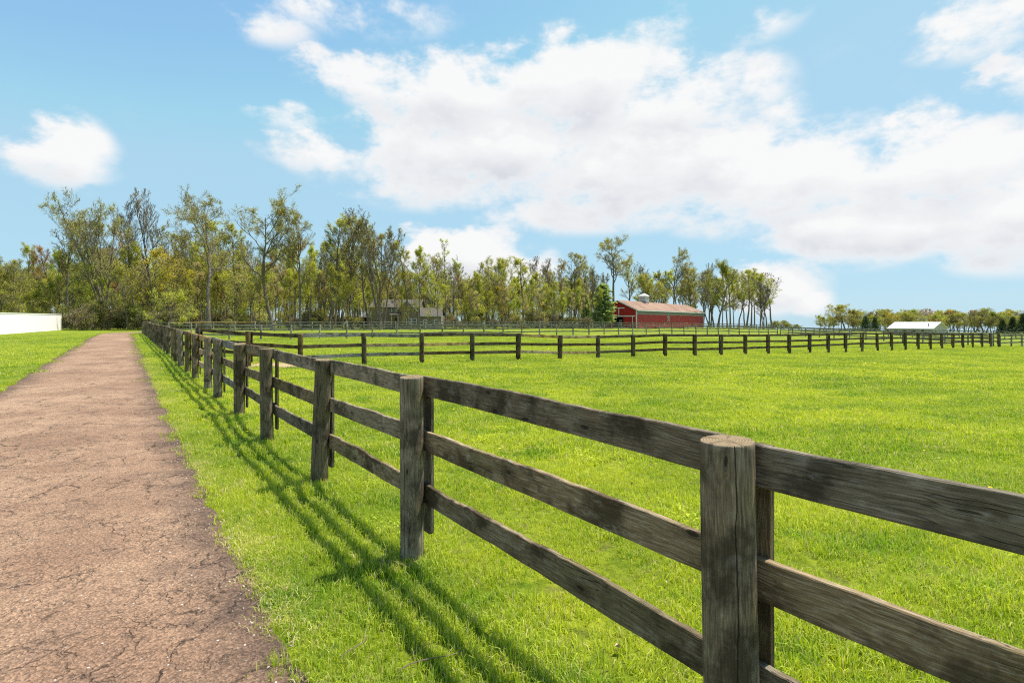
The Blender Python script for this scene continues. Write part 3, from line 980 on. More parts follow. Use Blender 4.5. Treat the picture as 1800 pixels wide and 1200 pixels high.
DAND = flat_mat('dandelion_yellow', (.80, .62, .03), .7, .1, 20)
n = 1500
y = 2.5 + 42 * nrng.random(n) ** 1.1; x = nrng.uniform(-1, 1, n) * (y * 1.05 + 1)
k = (road_dist(x, y) > ROADW + .3) & (x > fence_x(y) - .9)
x, y = x[k], y[k]
k = (fbm2(x, y, .12, 2.0) + .25 * nrng.normal(0, 1, len(x))) > .08
x, y = x[k], y[k]
scatter('dandelions', [dandelion(s) for s in range(3)], np.stack([x, y, gz_arr(x, y)], 1), np.stack([nrng.normal(0, .2, len(x)), nrng.normal(0, .2, len(x)), nrng.uniform(0, 6, len(x))], 1),
        nrng.uniform(.7, 1.2, len(x)) * np.clip(y / 14, 1, 1.8), nrng.integers(0, 3, len(x)), 'small yellow dandelions dotted through the pasture grass', 'flowers')

# loose stones on the driveway and dry leaves in the grass
def stone(seed):
    r = np.random.default_rng(seed)
    V = np.array([(1, 0, 0), (-1, 0, 0), (0, 1, 0), (0, -1, 0), (0, 0, 1), (0, 0, -1), (.6, .6, .5), (-.6, .6, .4), (.6, -.6, .4), (-.6, -.6, .5)], float) * r.uniform(.7, 1.2, (10, 1)) * np.array([1, .8, .6])
    bm = bmesh.new()
    for v in V: bm.verts.new(tuple(v * .006))
    bmesh.ops.convex_hull(bm, input=list(bm.verts))
    me = bpy.data.meshes.new('stone'); bm.to_mesh(me); bm.free(); me.materials.append(STONEM)
    return me


STONEM = flat_mat('pale_gravel', (.42, .35, .28), .9, .5, 60)
n = 5200
ip_ = nrng.integers(40, 222, n); off_ = ROADW * np.where(nrng.random(n) < .55, 1 - np.abs(nrng.normal(0, .10, n)), nrng.uniform(-1, 1, n)) * np.where(nrng.random(n) < .8, 1, -1)
P2 = path[ip_] + nor[ip_] * off_[:, None] + nrng.normal(0, .06, (n, 2))
u_ = np.clip(np.abs(off_) / ROADW, 0, 1)
scatter('gravel', [stone(s_) for s_ in range(5)], np.stack([P2[:, 0], P2[:, 1], gz_arr(P2[:, 0], P2[:, 1]) + .022 * (1 - u_ ** 2) + .012], 1), nrng.uniform(0, 6, (n, 3)), nrng.uniform(.3, 1.5, n) ** 1.6, nrng.integers(0, 5, n),
        'loose pale gravel strewn over the driveway and along its edge', 'gravel')


def dry_leaf(seed):
    r = np.random.default_rng(seed); L = .03; w_ = .014
    V = [(-L, 0, .0), (-L * .3, w_, .008), (L * .5, w_ * .8, .012), (L, 0, .002), (L * .4, -w_, .01), (-L * .4, -w_ * .9, .006), (0, 0, -.004)]
    V = [(x, y, z + r.normal(0, .003)) for x, y, z in V]
    return mesh('dry_leaf', V, [(0, 1, 6), (1, 2, 6), (2, 3, 6), (3, 4, 6), (4, 5, 6), (5, 0, 6)], DRYM)


DRYM = flat_mat('dry_leaf_tan', (.44, .33, .20), .9, .35, 25)
lx, ly = grass_points(1.8, 11, 2.6)
kk = (fbm2(lx, ly, .8, 12.0) + nrng.normal(0, .2, len(lx))) > .1
lx, ly = lx[kk], ly[kk]
scatter('leaf_litter', [dry_leaf(s_) for s_ in range(4)], np.stack([lx, ly, gz_arr(lx, ly) + nrng.uniform(.025, .05, len(lx))], 1), np.stack([nrng.normal(0, .5, len(lx)), nrng.normal(0, .5, len(lx)), nrng.uniform(0, 6, len(lx))], 1),
        nrng.uniform(.4, 1.1, len(lx)), nrng.integers(0, 4, len(lx)), 'dry tan leaf litter lying in the near grass', 'leaves')

# ------------------------------------------------------------------ trees
def bark_mat(name, a, b):
    m, t = new_mat(name)
    tc = t.n('ShaderNodeTexCoord')
    nz = t.noise(t.vmath('MULTIPLY', tc.outputs['Object'], (3, 3, .7)), 2.5, 6, .65)
    c = t.mix(t.mapr(nz, .35, .65, 0, 1, True), a, b)
    out(t, principled(t, c, .95, nz, .6, .04, .1).outputs[0])
    return m


def leaf_mat(name, a, b, tr=.55):
    m, t = new_mat(name)
    at = t.n('ShaderNodeAttribute', attribute_name='rnd'); oi = t.n('ShaderNodeObjectInfo')
    c = t.mix(at.outputs['Fac'], a, b)
    hv = t.n('ShaderNodeHueSaturation', {'Hue': t.mapr(oi.outputs['Random'], 0, 1, .488, .512), 'Saturation': 1.0, 'Value': t.mapr(oi.outputs['Random'], 0, 1, .85, 1.15), 'Color': c}).outputs[0]
    df = t.n('ShaderNodeBsdfDiffuse', {'Color': hv})
    tl = t.n('ShaderNodeBsdfTranslucent', {'Color': t.mix(1.0, hv, (1.2, 1.15, .6), 'MULTIPLY')})
    mx = t.n('ShaderNodeMixShader', {0: tr, 1: df.outputs[0], 2: tl.outputs[0]})
    out(t, mx.outputs[0])
    return m


BARK = bark_mat('grey_brown_bark', (.115, .094, .070), (.23, .195, .15))
BARK2 = bark_mat('brown_bark', (.125, .098, .070), (.25, .205, .155))
LEAF_OLIVE = leaf_mat('olive_spring_leaves', (.31, .305, .085), (.50, .475, .17))
LEAF_LIME = leaf_mat('lime_spring_leaves', (.40, .43, .06), (.60, .60, .14))
LEAF_YEL = leaf_mat('yellow_spring_leaves', (.54, .46, .04), (.66, .58, .10))
LEAF_GRN = leaf_mat('green_leaves', (.26, .29, .06), (.40, .42, .11))
LEAF_RUST = leaf_mat('rust_red_buds', (.44, .25, .12), (.54, .35, .19))
LEAF_TAN = leaf_mat('tan_buds', (.48, .39, .22), (.62, .53, .34))
NEEDLE = leaf_mat('dark_evergreen_needles', (.065, .10, .045), (.12, .16, .07), .3)
NEEDLE2 = leaf_mat('arborvitae_green', (.27, .34, .14), (.42, .49, .25), .5)


def tree_meshes(seed, H, spread=.5, levels=4, first=.35, nb=(13, 6, 5, 4), ang=(48, 45, 45, 45), up=(.25, .22, .15, .1), crook=.16, trunk_r=.32, lean=(0, 0), leaf=None,
                nleaf=5000, lsize=.22, bark=BARK, leaf_lo=0.0, leaf_hi=1.0, forks=0, flatl=0.0, lmin=3, taper_top=.15, clump=1.0):
    rr = random.Random(seed)
    lsize *= .66; nleaf = int(nleaf * 1.5)
    V, Q = [], []
    tips = []

    def rnd_perp(d):
        a = Vector((rr.gauss(0, 1), rr.gauss(0, 1), rr.gauss(0, 1)))
        a -= d * a.dot(d)
        return a.normalized() if a.length > 1e-4 else Vector((1, 0, 0))

    def tube(pl, rads, sides):
        b0 = len(V)
        for i, p in enumerate(pl):
            d = (pl[min(i + 1, len(pl) - 1)] - pl[max(i - 1, 0)])
            d = d.normalized() if d.length > 1e-6 else Vector((0, 0, 1))
            s = d.cross(Vector((.31, .9, .2))).normalized(); t_ = d.cross(s)
            for k in range(sides):
                a = 2 * math.pi * k / sides
                v = p + (s * math.cos(a) + t_ * math.sin(a)) * rads[i]
                V.append((v.x, v.y, v.z))
        for i in range(len(pl) - 1):
            for k in range(sides):
                k2 = (k + 1) % sides
                Q.append((b0 + i * sides + k, b0 + i * sides + k2, b0 + (i + 1) * sides + k2, b0 + (i + 1) * sides + k))

    def grow(p, d, L, r, lev):
        ns = (9, 6, 5, 4, 3)[lev]
        pl, rads = [p.copy()], [r]
        cr = crook * (.55 if lev == 0 else 1.0)
        for i in range(ns):
            d = (d + rnd_perp(d) * rr.gauss(0, cr) + Vector((0, 0, 1)) * (up[min(lev, 3)] if lev else .06)).normalized()
            p = p + d * (L / ns)
            pl.append(p.copy())
            u = (i + 1) / ns
            rads.append(max(.012 if lev < 3 else .024, r * ((1 - u) * .8 + taper_top if lev == 0 else (1 - .8 * u))))
        if lev == 0:
            rads[0] *= 1.45
            rads[1] *= 1.02
        tube(pl, rads, (8, 5, 4, 3, 3)[lev])
        if lev >= lmin: tips.append(pl)
        if lev + 1 >= levels: return
        n = nb[lev]
        for k in range(n):
            u = first + (1 - first) * ((k + rr.random()) / n) if lev == 0 else .25 + .75 * ((k + rr.random()) / n)
            x = u * ns; i0 = min(int(x), ns - 1); f = x - i0
            q = pl[i0].lerp(pl[i0 + 1], f); dd = (pl[i0 + 1] - pl[i0]).normalized()
            rq = rads[i0] * (1 - f) + rads[i0 + 1] * f
            an = R(ang[min(lev, 3)] * rr.uniform(.6, 1.25)) * ((1.25 - .55 * u) if lev == 0 else 1)
            nd = (dd * math.cos(an) + rnd_perp(dd) * math.sin(an))
            if lev > 0: nd.z += .12
            nd.normalize()
            if lev == 0: ll = H * spread * (.45 + .75 * math.sin(math.pi * min(1, (u - first) / (1 - first) * .8 + .22))) * rr.uniform(.55, 1.1)
            else: ll = L * rr.uniform(.32, .62) * (1.15 - .5 * u)
            grow(q, nd, ll, min(rq * .75, r * rr.uniform(.38, .6)), lev + 1)

    d0 = Vector((lean[0], lean[1], 1)).normalized()
    if forks:
        for k in range(forks):
            a = rr.uniform(0, 6.28) if forks > 1 else 0
            grow(Vector((math.cos(a) * .25, math.sin(a) * .25, -.3)), (d0 + Vector((math.cos(a), math.sin(a), 0)) * rr.uniform(.1, .32)).normalized(), H * rr.uniform(.75, .98), trunk_r * rr.uniform(.55, .9), 0)
    else:
        grow(Vector((0, 0, -.3)), d0, H * .97, trunk_r, 0)
    Va = np.array(V)
    kz = H / max(1e-3, Va[:, 2].max())
    Va *= kz
    tm = mesh_np('trunk', Va, np.array(Q), None, bark, smooth=True)
    lm = None
    if leaf is not None and nleaf:
        r = np.random.default_rng(seed)
        seg = np.array([[list(pl[i]), list(pl[i + 1])] for pl in tips for i in range(len(pl) - 1)]) * kz
        zc = seg[:, 1, 2] / H
        wgt = ((zc >= leaf_lo) & (zc <= leaf_hi)).astype(float)
        cn = np.array([mnoise.noise((s[1, 0] * .45 / clump, s[1, 1] * .45 / clump, s[1, 2] * .45 / clump + seed)) for s in seg])
        wgt *= np.clip(.7 + 1.2 * cn, .08, 2)
        if wgt.sum() <= 0: wgt[:] = 1
        ch = r.choice(len(seg), nleaf, p=wgt / wgt.sum())
        u = r.random(nleaf)[:, None]
        c = seg[ch, 0] * (1 - u) + seg[ch, 1] * u + r.normal(0, lsize * 1.25, (nleaf, 3))
        lm = leaf_cards(c, lsize, r, leaf, flatl)
    return tm, lm


def leaf_cards(c, lsize, r, mat, flat=0.0):
    n = len(c)
    a = r.normal(0, 1, (n, 3)); a[:, 2] *= (1 - flat); a /= np.linalg.norm(a, axis=1)[:, None]
    b = r.normal(0, 1, (n, 3)); b[:, 2] *= (1 - flat)
    b -= a * (a * b).sum(1)[:, None]; b /= np.linalg.norm(b, axis=1)[:, None]
    s = (lsize * r.uniform(.5, 1.2, n))[:, None]
    V = np.stack([c - a * s * .55, c + b * s * .33, c + a * s * .55, c - b * s * .33], 1)
    i = np.arange(n) * 4
    return mesh_np('crown', V.reshape(-1, 3), np.stack([i, i + 1, i + 2, i + 3], 1), None, mat, {'rnd': np.repeat(r.random(n), 4)})


def place_tree(name, label, meshes, x_px, d, top_px=None, scale=None, H=None, rz=0, cat='tree', group=None, wx=1.0):
    u_ = (x_px - 900) / FPX
    if 300 < x_px < 1062:                               # keep clear of the far fence, the house and the driveway behind the fence
        d = max(d, 65.4 + 1.278 * (u_ * 65.4 + 44.9) / (2.08 - 1.278 * u_) + 3.5)
        if 640 < x_px < 792 and 98 < d < 111: d = 112.5 + (d - 98) * .5
        if road_dist(np.array([u_ * d]), np.array([d]))[0] < 3.2: d += 7.5
    X_ = u_ * d
    z = gz(X_, d)
    if scale is None:
        Zt = EYE + (HOR - top_px) * d / FPX
        scale = (Zt - z) / H
    t = thing(name, label, cat, (X_, d, z), rz, group)
    t.scale = (scale * wx, scale * wx, scale)
    obj('trunk', meshes[0], t)
    if meshes[1] is not None: obj('crown', meshes[1], t)
    return t


# prototypes -------------------------------------------------
T = {}
T['oak1'] = tree_meshes(101, 26, .36, 5, .40, (13, 7, 6, 4), (55, 50, 48, 45), (.28, .08, .05, .03), .24, .46, (.02, 0), LEAF_OLIVE, 7000, .27, lmin=3, leaf_lo=.35, clump=1.6)
T['oak2'] = tree_meshes(102, 26, .38, 5, .42, (13, 7, 6, 4), (58, 50, 48, 45), (.26, .08, .05, .03), .26, .46, (-.02, 0), LEAF_OLIVE, 7000, .27, lmin=3, leaf_lo=.4, clump=1.6)
T['oak3'] = tree_meshes(103, 23, .30, 5, .40, (12, 6, 6, 4), (48, 46, 45, 45), (.26, .10, .06, .03), .20, .36, (.16, 0), LEAF_OLIVE, 5500, .25, lmin=3, clump=1.5)
T['slim1'] = tree_meshes(111, 21, .20, 5, .42, (15, 6, 5, 3), (50, 48, 45, 45), (.2, .16, .1, .05), .14, .26, (0, 0), LEAF_LIME, 6500, .24, bark=BARK2)
T['slim2'] = tree_meshes(112, 20, .22, 5, .38, (15, 6, 5, 3), (50, 48, 45, 45), (.24, .16, .1, .05), .16, .24, (.03, 0), LEAF_OLIVE, 4200, .24)
T['slim3'] = tree_meshes(113, 18, .24, 5, .35, (15, 6, 5, 3), (52, 48, 45, 45), (.2, .16, .1, .05), .15, .2, (-.04, 0), LEAF_LIME, 7000, .23, bark=BARK2)
T['slim4'] = tree_meshes(114, 19, .18, 5, .40, (15, 6, 5, 3), (46, 46, 45, 45), (.24, .16, .1, .05), .13, .2, (0, 0), LEAF_TAN, 4000, .22)
T['bare1'] = tree_meshes(121, 22, .27, 5, .38, (13, 6, 5, 4), (42, 42, 42, 42), (.3, .2, .14, .1), .16, .3, (0, 0), LEAF_TAN, 1500, .18)
T['bare2'] = tree_meshes(122, 16, .34, 5, .22, (14, 6, 5, 4), (52, 44, 42, 40), (.26, .2, .14, .1), .16, .27, (0, 0), None, 0, forks=2)
T['multi'] = tree_meshes(123, 22, .24, 5, .32, (10, 5, 5, 4), (42, 42, 42, 42), (.3, .2, .14, .1), .16, .3, (0, 0), LEAF_OLIVE, 5000, .2, forks=4)
T['full1'] = tree_meshes(131, 18, .38, 5, .28, (15, 7, 6, 4), (55, 48, 46, 45), (.22, .07, .04, .02), .18, .34, (0, 0), LEAF_OLIVE, 13000, .27, lmin=3, clump=1.3)
T['full2'] = tree_meshes(132, 18, .42, 5, .26, (15, 7, 6, 4), (58, 48, 46, 45), (.2, .06, .04, .02), .18, .36, (0, 0), LEAF_GRN, 14000, .27, lmin=3, clump=1.3)
T['fan'] = tree_meshes(141, 25, .26, 5, .30, (12, 5, 5, 4), (46, 46, 45, 45), (.2, .16, .1, .05), .16, .34, (-.15, 0), LEAF_OLIVE, 12000, .25, forks=4, lmin=3)
T['under1'] = tree_meshes(151, 9, .55, 4, .18, (14, 7, 6, 4), (70, 50, 50, 45), (.06, .04, .02, 0), .2, .14, (0, 0), LEAF_LIME, 5200, .22, flatl=.6, lmin=2)
T['under2'] = tree_meshes(152, 11, .45, 4, .2, (14, 7, 6, 4), (62, 50, 50, 45), (.1, .06, .02, 0), .2, .14, (.05, 0), LEAF_YEL, 4600, .22, flatl=.6, lmin=2)
T['under3'] = tree_meshes(153, 12, .36, 4, .2, (13, 7, 6, 4), (55, 50, 50, 45), (.14, .08, .02, 0), .2, .13, (0, 0), LEAF_LIME, 4200, .22, lmin=2)
T['under4'] = tree_meshes(154, 12, .32, 4, .25, (13, 7, 6, 4), (52, 48, 46, 45), (.16, .08, .02, 0), .18, .12, (0, 0), LEAF_GRN, 3800, .22, lmin=2)
T['rust'] = tree_meshes(161, 15, .24, 5, .3, (12, 5, 4, 3), (45, 45, 45, 45), (.2, .16, .1, .05), .14, .2, (0, 0), LEAF_RUST, 3800, .2)
T['thin'] = tree_meshes(162, 19, .16, 5, .3, (18, 4, 4, 3), (62, 46, 45, 45), (.14, .14, .1, .05), .1, .2, (0, 0), LEAF_LIME, 1800, .2)
T['pole1'] = tree_meshes(181, 17, .15, 5, .55, (12, 5, 4, 3), (50, 48, 45, 45), (.2, .12, .1, .05), .12, .17, (.02, 0), LEAF_LIME, 3000, .22, bark=BARK2)
T['pole2'] = tree_meshes(182, 16, .16, 5, .5, (12, 5, 4, 3), (50, 48, 45, 45), (.2, .12, .1, .05), .13, .15, (-.03, 0), LEAF_TAN, 2600, .2)
T['brush'] = tree_meshes(173, 3.2, .6, 4, .04, (12, 7, 6, 4), (60, 50, 50, 45), (.14, .06, .02, 0), .26, .05, (0, 0), LEAF_TAN, 900, .16, forks=4, lmin=2, bark=BARK2)
T['bush1'] = tree_meshes(171, 4.5, .55, 4, .05, (12, 7, 6, 4), (62, 50, 50, 45), (.1, .06, .02, 0), .26, .07, (0, 0), LEAF_OLIVE, 3600, .2, forks=3, lmin=2)
T['bush2'] = tree_meshes(172, 4.0, .6, 4, .05, (12, 7, 6, 4), (62, 50, 50, 45), (.1, .06, .02, 0), .26, .06, (0, 0), LEAF_GRN, 4200, .2, forks=3, lmin=2)
TH = dict(oak1=26, oak2=26, oak3=23, slim1=21, slim2=20, slim3=18, slim4=19, bare1=22, bare2=16, multi=22, full1=18, full2=18, fan=25, under1=9, under2=11, under3=12, under4=12, rust=15, thin=19, pole1=17, pole2=16, brush=3.2, bush1=4.5, bush2=4.0)

# the trees one can point at (photo x of the trunk, distance, photo y of the top)
SPEC = [
    ('fan', 192, 92, 336, 0.0, .85, 'tall fan-shaped tree leaning left where the driveway bends, left of the wood'),
    ('bare1', 233, 100, 350, 1.2, .8, 'thin bare-topped tree just right of the fan-shaped tree'),
    ('bare1', 275, 104, 333, 2.6, .8, 'tall narrow bare tree between the fan-shaped tree and the big left oak'),
    ('oak1', 364, 84, 322, 0.3, 1.0, 'tallest spreading oak with thick dark trunk, half bare crown, left of its twin'),
    ('oak2', 480, 90, 327, 2.2, 1.0, 'big spreading oak with a crooked crown right of the tallest oak'),
    ('oak3', 528, 90, 366, 0.0, .9, 'oak whose trunk leans to the right, next to the crooked oak'),
    ('slim2', 577, 96, 380, .5, 1.15, 'upright olive-leaved tree right of the leaning oak'),
    ('bare1', 612, 98, 370, 4.0, .95, 'sparse bare tree left of the house with pale upper branches'),
    ('slim2', 649, 88, 378, 3.3, 1.1, 'dark straight tree in front of the left end of the house'),
    ('multi', 672, 92, 374, .4, 1.05, 'many-stemmed dense dark tree standing before the house'),
    ('slim1', 718, 96, 420, 1.4, 1.0, 'light green tree in front of the middle of the house'),
    ('slim3', 737, 93, 432, 4.4, .9, 'thin trunked tree at the corner of the house and its low wing'),
    ('slim4', 762, 112, 438, 2.4, 1.0, 'pale budding tree behind the low wing of the house'),
    ('thin', 783, 92, 420, 0.7, 1.0, 'narrow pointed tree with short side branches right of the house'),
    ('rust', 818, 122, 484, 1.1, 1.15, 'rust red budding tree left of the round tree'),
    ('full1', 890, 112, 447, 0.5, .95, 'full round olive-leaved tree midway between the house and the barn'),
    ('slim1', 920, 118, 452, 2.0, 1.2, 'light green tree hugging the round olive tree'),
    ('bare1', 972, 124, 452, 0.9, 1.0, 'sparse tall tree with a broken-looking top left of the barn'),
    ('slim2', 1012, 124, 440, 1.9, 1.3, 'tall twin-topped sparse tree left of the arborvitae'),
    ('slim4', 1040, 126, 470, 3.9, 1.1, 'pinkish budding tree just left of the arborvitae'),
    ('oak3', 1078, 150, 408, 3.3, 1.25, 'tall tree rising behind the left gable of the barn'),
    ('full1', 1135, 165, 478, 2.1, .9, 'lower leafy tree behind the cupola of the barn'),
    ('oak3', 1184, 170, 436, 1.3, .95, 'upright tree rising behind the middle of the barn roof'),
    ('slim2', 1222, 168, 468, 3.0, 1.4, 'slender tree behind the right end of the barn'),
    ('bare1', 1236, 165, 462, 5.0, .9, 'thin dark tree at the right end of the barn'),
    ('full2', 1262, 150, 452, .2, .98, 'broad dense green tree right of the barn'),
    ('slim2', 1312, 160, 472, 5.1, 1.5, 'leafy tree between the dense green tree and the bare tree'),
    ('bare2', 1344, 152, 490, .6, 1.0, 'leafless tree at the right end of the wood'),
]
for k, x, d, top, rz, wx, lab in SPEC:
    place_tree('deciduous_tree', lab, T[k], x, d, top, None, TH[k], rz, wx=wx)
USPEC = [
    ('under1', 300, 76, 498, .4, 1.0, 'bright lime small tree with layered boughs by the driveway bend'),
    ('under2', 262, 90, 432, 1.4, .9, 'yellow-orange leafed small tree above the lime one'),
    ('under1', 318, 96, 452, 2.4, .8, 'lime understory tree left of the tallest oak trunk'),
    ('under2', 345, 98, 470, 4.4, .8, 'yellowish understory tree beside the tallest oak trunk'),
    ('under3', 165, 92, 462, 3.0, 1.1, 'dense olive lower tree below the fan-shaped tree'),
    ('under4', 225, 86, 470, 3.6, 1.3, 'dense shaded tree right under the fan-shaped tree'),
    ('under1', 440, 92, 455, 5.0, .9, 'pale lime understory tree between the big oaks'),
    ('under3', 610, 90, 478, .9, 1.0, 'pale budding understory tree left of the house'),
    ('under3', 770, 90, 478, 1.7, 1.0, 'lime tree in front of the low wing of the house'),
    ('under3', 664, 95, 498, 2.9, .8, 'lime tree in front of the left half of the house'),
    ('under4', 728, 95.5, 500, 1.9, .75, 'green tree in front of the right half of the house'),
    ('under1', 702, 95, 520, .2, .5, 'layered lime tree in front of the house door'),
    ('under2', 870, 108, 500, 1.9, .9, 'yellow understory tree left of the round olive tree'),
]
for k, x, d, top, rz, wx, lab in USPEC:
    place_tree('understory_tree', lab, T[k], x, d, top, None, TH[k], rz, wx=wx)

ZONES = ((120, 'left of the fan-shaped tree'), (364, 'right of the fan-shaped tree'), (480, 'between the two big oaks'), (650, 'left of the house'),
         (785, 'beside the house'), (890, 'between the house and the round olive tree'), (2000, 'left of the barn'))


def zone(x):
    return next(z for q, z in ZONES if x < q)


seen_ = {}
tr_ = random.Random(31)
for i, x in enumerate((118, 180, 252, 305, 330, 395, 425, 450, 505, 560, 596, 630, 662, 700, 728, 752, 800, 835, 858, 948, 990, 1026, 1052)):
    k = ('slim2', 'bare1', 'slim4', 'slim2', 'multi', 'slim1')[i % 6]
    top = tr_.uniform(378, 425) if x < 705 else tr_.uniform(445, 478)
    lab = 'tall ' + dict(slim2='airy olive-leaved', bare1='grey twiggy', slim4='tan-budded', multi='many-stemmed', slim1='light green')[k] + ' tree above the wood ' + zone(x)
    seen_[lab] = seen_.get(lab, 0) + 1
    if seen_[lab] > 1: lab += ', the right one'
    place_tree('tall_woodland_tree', lab, T[k], x, tr_.uniform(100, 125), top, None, TH[k], tr_.uniform(0, 6.28), wx=tr_.uniform(.9, 1.2))
for i, (x, top) in enumerate(((1108, 455), (1150, 462), (1165, 478), (1204, 470), (1248, 478), (1284, 470))):
    k = ('slim2', 'multi', 'slim1')[i % 3]
    place_tree('tall_woodland_tree', 'airy %s tree behind the barn, %s counted from its gable' % (dict(slim2='olive', multi='many-stemmed', slim1='light green')[k], 'first second third fourth fifth sixth'.split()[i]), T[k], x, tr_.uniform(172, 190), top, None, TH[k], tr_.uniform(0, 6.28), wx=1.3)

# trees of the wood that only stand among their likes
LOOK = dict(slim1='light green slender', slim2='olive-leaved slender', slim3='lime-leaved slender', slim4='pale tan budding', bare1='nearly bare grey', rust='rust-red budding', under1='low layered lime',
            under3='short lime-green', under4='short dark green', pole1='pole-thin lime-topped', pole2='pole-thin tan-topped')
kinds = ['slim1', 'slim2', 'slim3', 'slim4', 'bare1', 'slim3', 'under3', 'under4', 'under1', 'slim1', 'rust', 'slim4', 'slim2']
wr = random.Random(77)
for i in range(130):
    x = -40 + 1100 * (i + wr.random()) / 130
    k = wr.choice(kinds)
    d = wr.uniform(97, 135)
    base = 436 if x < 620 else (466 if x < 860 else 482)
    if x < 120: base = 440
    top = base + wr.uniform(-14, 45) + (20 if k.startswith('under') else 0)
    place_tree('woodland_tree', LOOK[k] + ' tree ' + zone(x), T[k], x, d, top, None, TH[k], wr.uniform(0, 6.28), group='slender trees of the wood', wx=wr.uniform(.85, 1.25))
for i in range(44):
    x = 330 + 730 * (i + wr.random()) / 44
    if 648 < x < 660 or 715 < x < 780: continue
    k = wr.choice(['pole1', 'pole2', 'pole1'])
    place_tree('woodland_tree', LOOK[k] + ' trunk ' + zone(x), T[k], x, wr.uniform(91, 100) if not 640 < x < 790 else wr.uniform(93, 98), (455 if x < 640 else 492) + wr.uniform(0, 40), None, TH[k], wr.uniform(0, 6.28), group='slender trees of the wood', wx=wr.uniform(.9, 1.2))
for i in range(24):
    x = 1120 + 245 * (i + wr.random()) / 24
    k = ['slim1', 'slim2', 'pole1', 'slim3', 'slim4', 'bare1'][i % 6]
    place_tree('woodland_tree', LOOK[k] + ' tree in the grove behind the barn', T[k], x, wr.uniform(168, 205), wr.uniform(470, 505), None, TH[k], wr.uniform(0, 6.28), group='grove trees behind the barn', wx=1.4)
# shrubs at the edge of the wood
for i in range(14):
    x = 128 + 192 * (i + wr.random()) / 14
    k = wr.choice(['bush1', 'bush2', 'brush', 'brush'])
    place_tree('shrub', dict(bush1='olive leafy', bush2='green leafy', brush='twiggy tan')[k] + ' shrub at the wood edge by the driveway bend', T[k], x, wr.uniform(83, 92), None, wr.uniform(.6, 1.2), None, wr.uniform(0, 6.28), 'shrub', 'shrubs at the wood edge', 1.1)
for i in range(30):
    x = 330 + 720 * (i + wr.random()) / 30
    d = wr.uniform(92, 100)
    if 640 < x < 790: continue
    k = wr.choice(['bush1', 'brush', 'brush', 'brush'])
    place_tree('shrub', dict(bush1='olive leafy', brush='twiggy tan')[k] + ' low shrub ' + zone(x), T[k], x, d, None, wr.uniform(.35, .7), None, wr.uniform(0, 6.28), 'shrub', 'shrubs at the wood edge', 1.1)

# far tree row at the right
FK = ['full1', 'full2', 'full1', 'multi', 'bare1', 'full1', 'under3', 'rust']
FLOOK = dict(full1='olive-leaved round', full2='dense green round', multi='many-stemmed sparse', under3='low lime-green', bare1='thin bare', rust='rust-red')
for i in range(46):
    x = 1446 + 400 * (i + wr.random() * .8) / 46
    d = wr.uniform(255, 300)
    k = 'full1' if i in (2, 4) else wr.choice(FK)
    top = wr.uniform(540, 552) if i > 2 else 556
    if i == 4: top = 533
    side = 'left of' if x < 1560 else ('behind' if x < 1665 else 'right of')
    place_tree('field_edge_tree', 'small far %s tree %s the white-roofed building' % (FLOOK[k], side) if i != 4 else 'tallest far tree at the left of the row beyond the white-roofed building', T[k], x, d, top, None, TH[k], wr.uniform(0, 6.28), group='far row of trees at the right' if i != 4 else None, wx=1.9)
for i, (x, d, top) in enumerate(((1362, 210, 563), (1376, 215, 562), (1400, 260, 569), (1388, 240, 568))):
    place_tree('shrub', 'far rounded bush on the skyline right of the leafless tree', T['bush2'], x, d, top, None, 4.0, i * 1.3, 'shrub', 'skyline bushes right of the wood', 1.2)
for x, d, top in ((1558, 240, 548), (1572, 238, 553)):
    place_tree('field_edge_tree', 'small yellow-green tree left of the white-roofed building', T['under2'], x, d, top, None, 11, x, group='yellow trees by the white building', wx=1.0)


def conifer_meshes(seed, H, Rb, mat, n=9000, ls=.28, columnar=False):
    r = np.random.default_rng(seed); rr = random.Random(seed)
    V, Q = [], []
    def tube(p, q, r0, r1):
        b = len(V); d = (q - p).normalized(); s = d.cross(Vector((.3, .9, .2))).normalized(); t_ = d.cross(s)
        for pp, ra_ in ((p, r0), (q, r1)):
            for k in range(5):
                a = 2 * math.pi * k / 5; v = pp + (s * math.cos(a) + t_ * math.sin(a)) * ra_; V.append(tuple(v))
        for k in range(5): Q.append((b + k, b + (k + 1) % 5, b + 5 + (k + 1) % 5, b + 5 + k))
    tube(Vector((0, 0, -.2)), Vector((0, 0, H * .98)), H * .02, .02)
    cs = []
    nb = 90
    for k in range(nb):
        u = .04 + .94 * k / nb
        prof = (Rb * (math.sin(math.pi * min(1, u * .62 + .36)) ** .8) if columnar else Rb * (1 - u) ** .85 + .08)
        a = k * 2.4 + rr.uniform(-.4, .4)
        L = prof * rr.uniform(.75, 1.15)
        p = Vector((0, 0, H * u)); q = p + Vector((math.cos(a) * L, math.sin(a) * L, (L * .9 if columnar else -.12 * L)))
        tube(p, q, .03, .01)
        m = max(6, int(n / nb * (L / Rb + .25)))
        t_ = r.random(m)[:, None] ** .6
        cs.append(np.array(p)[None] * (1 - t_) + np.array(q)[None] * t_ + r.normal(0, .09 * Rb, (m, 3)) * np.array([1, 1, .6]))
    return mesh_np('trunk', np.array(V), np.array(Q), None, BARK), leaf_cards(np.concatenate(cs), ls, r, mat, .2)


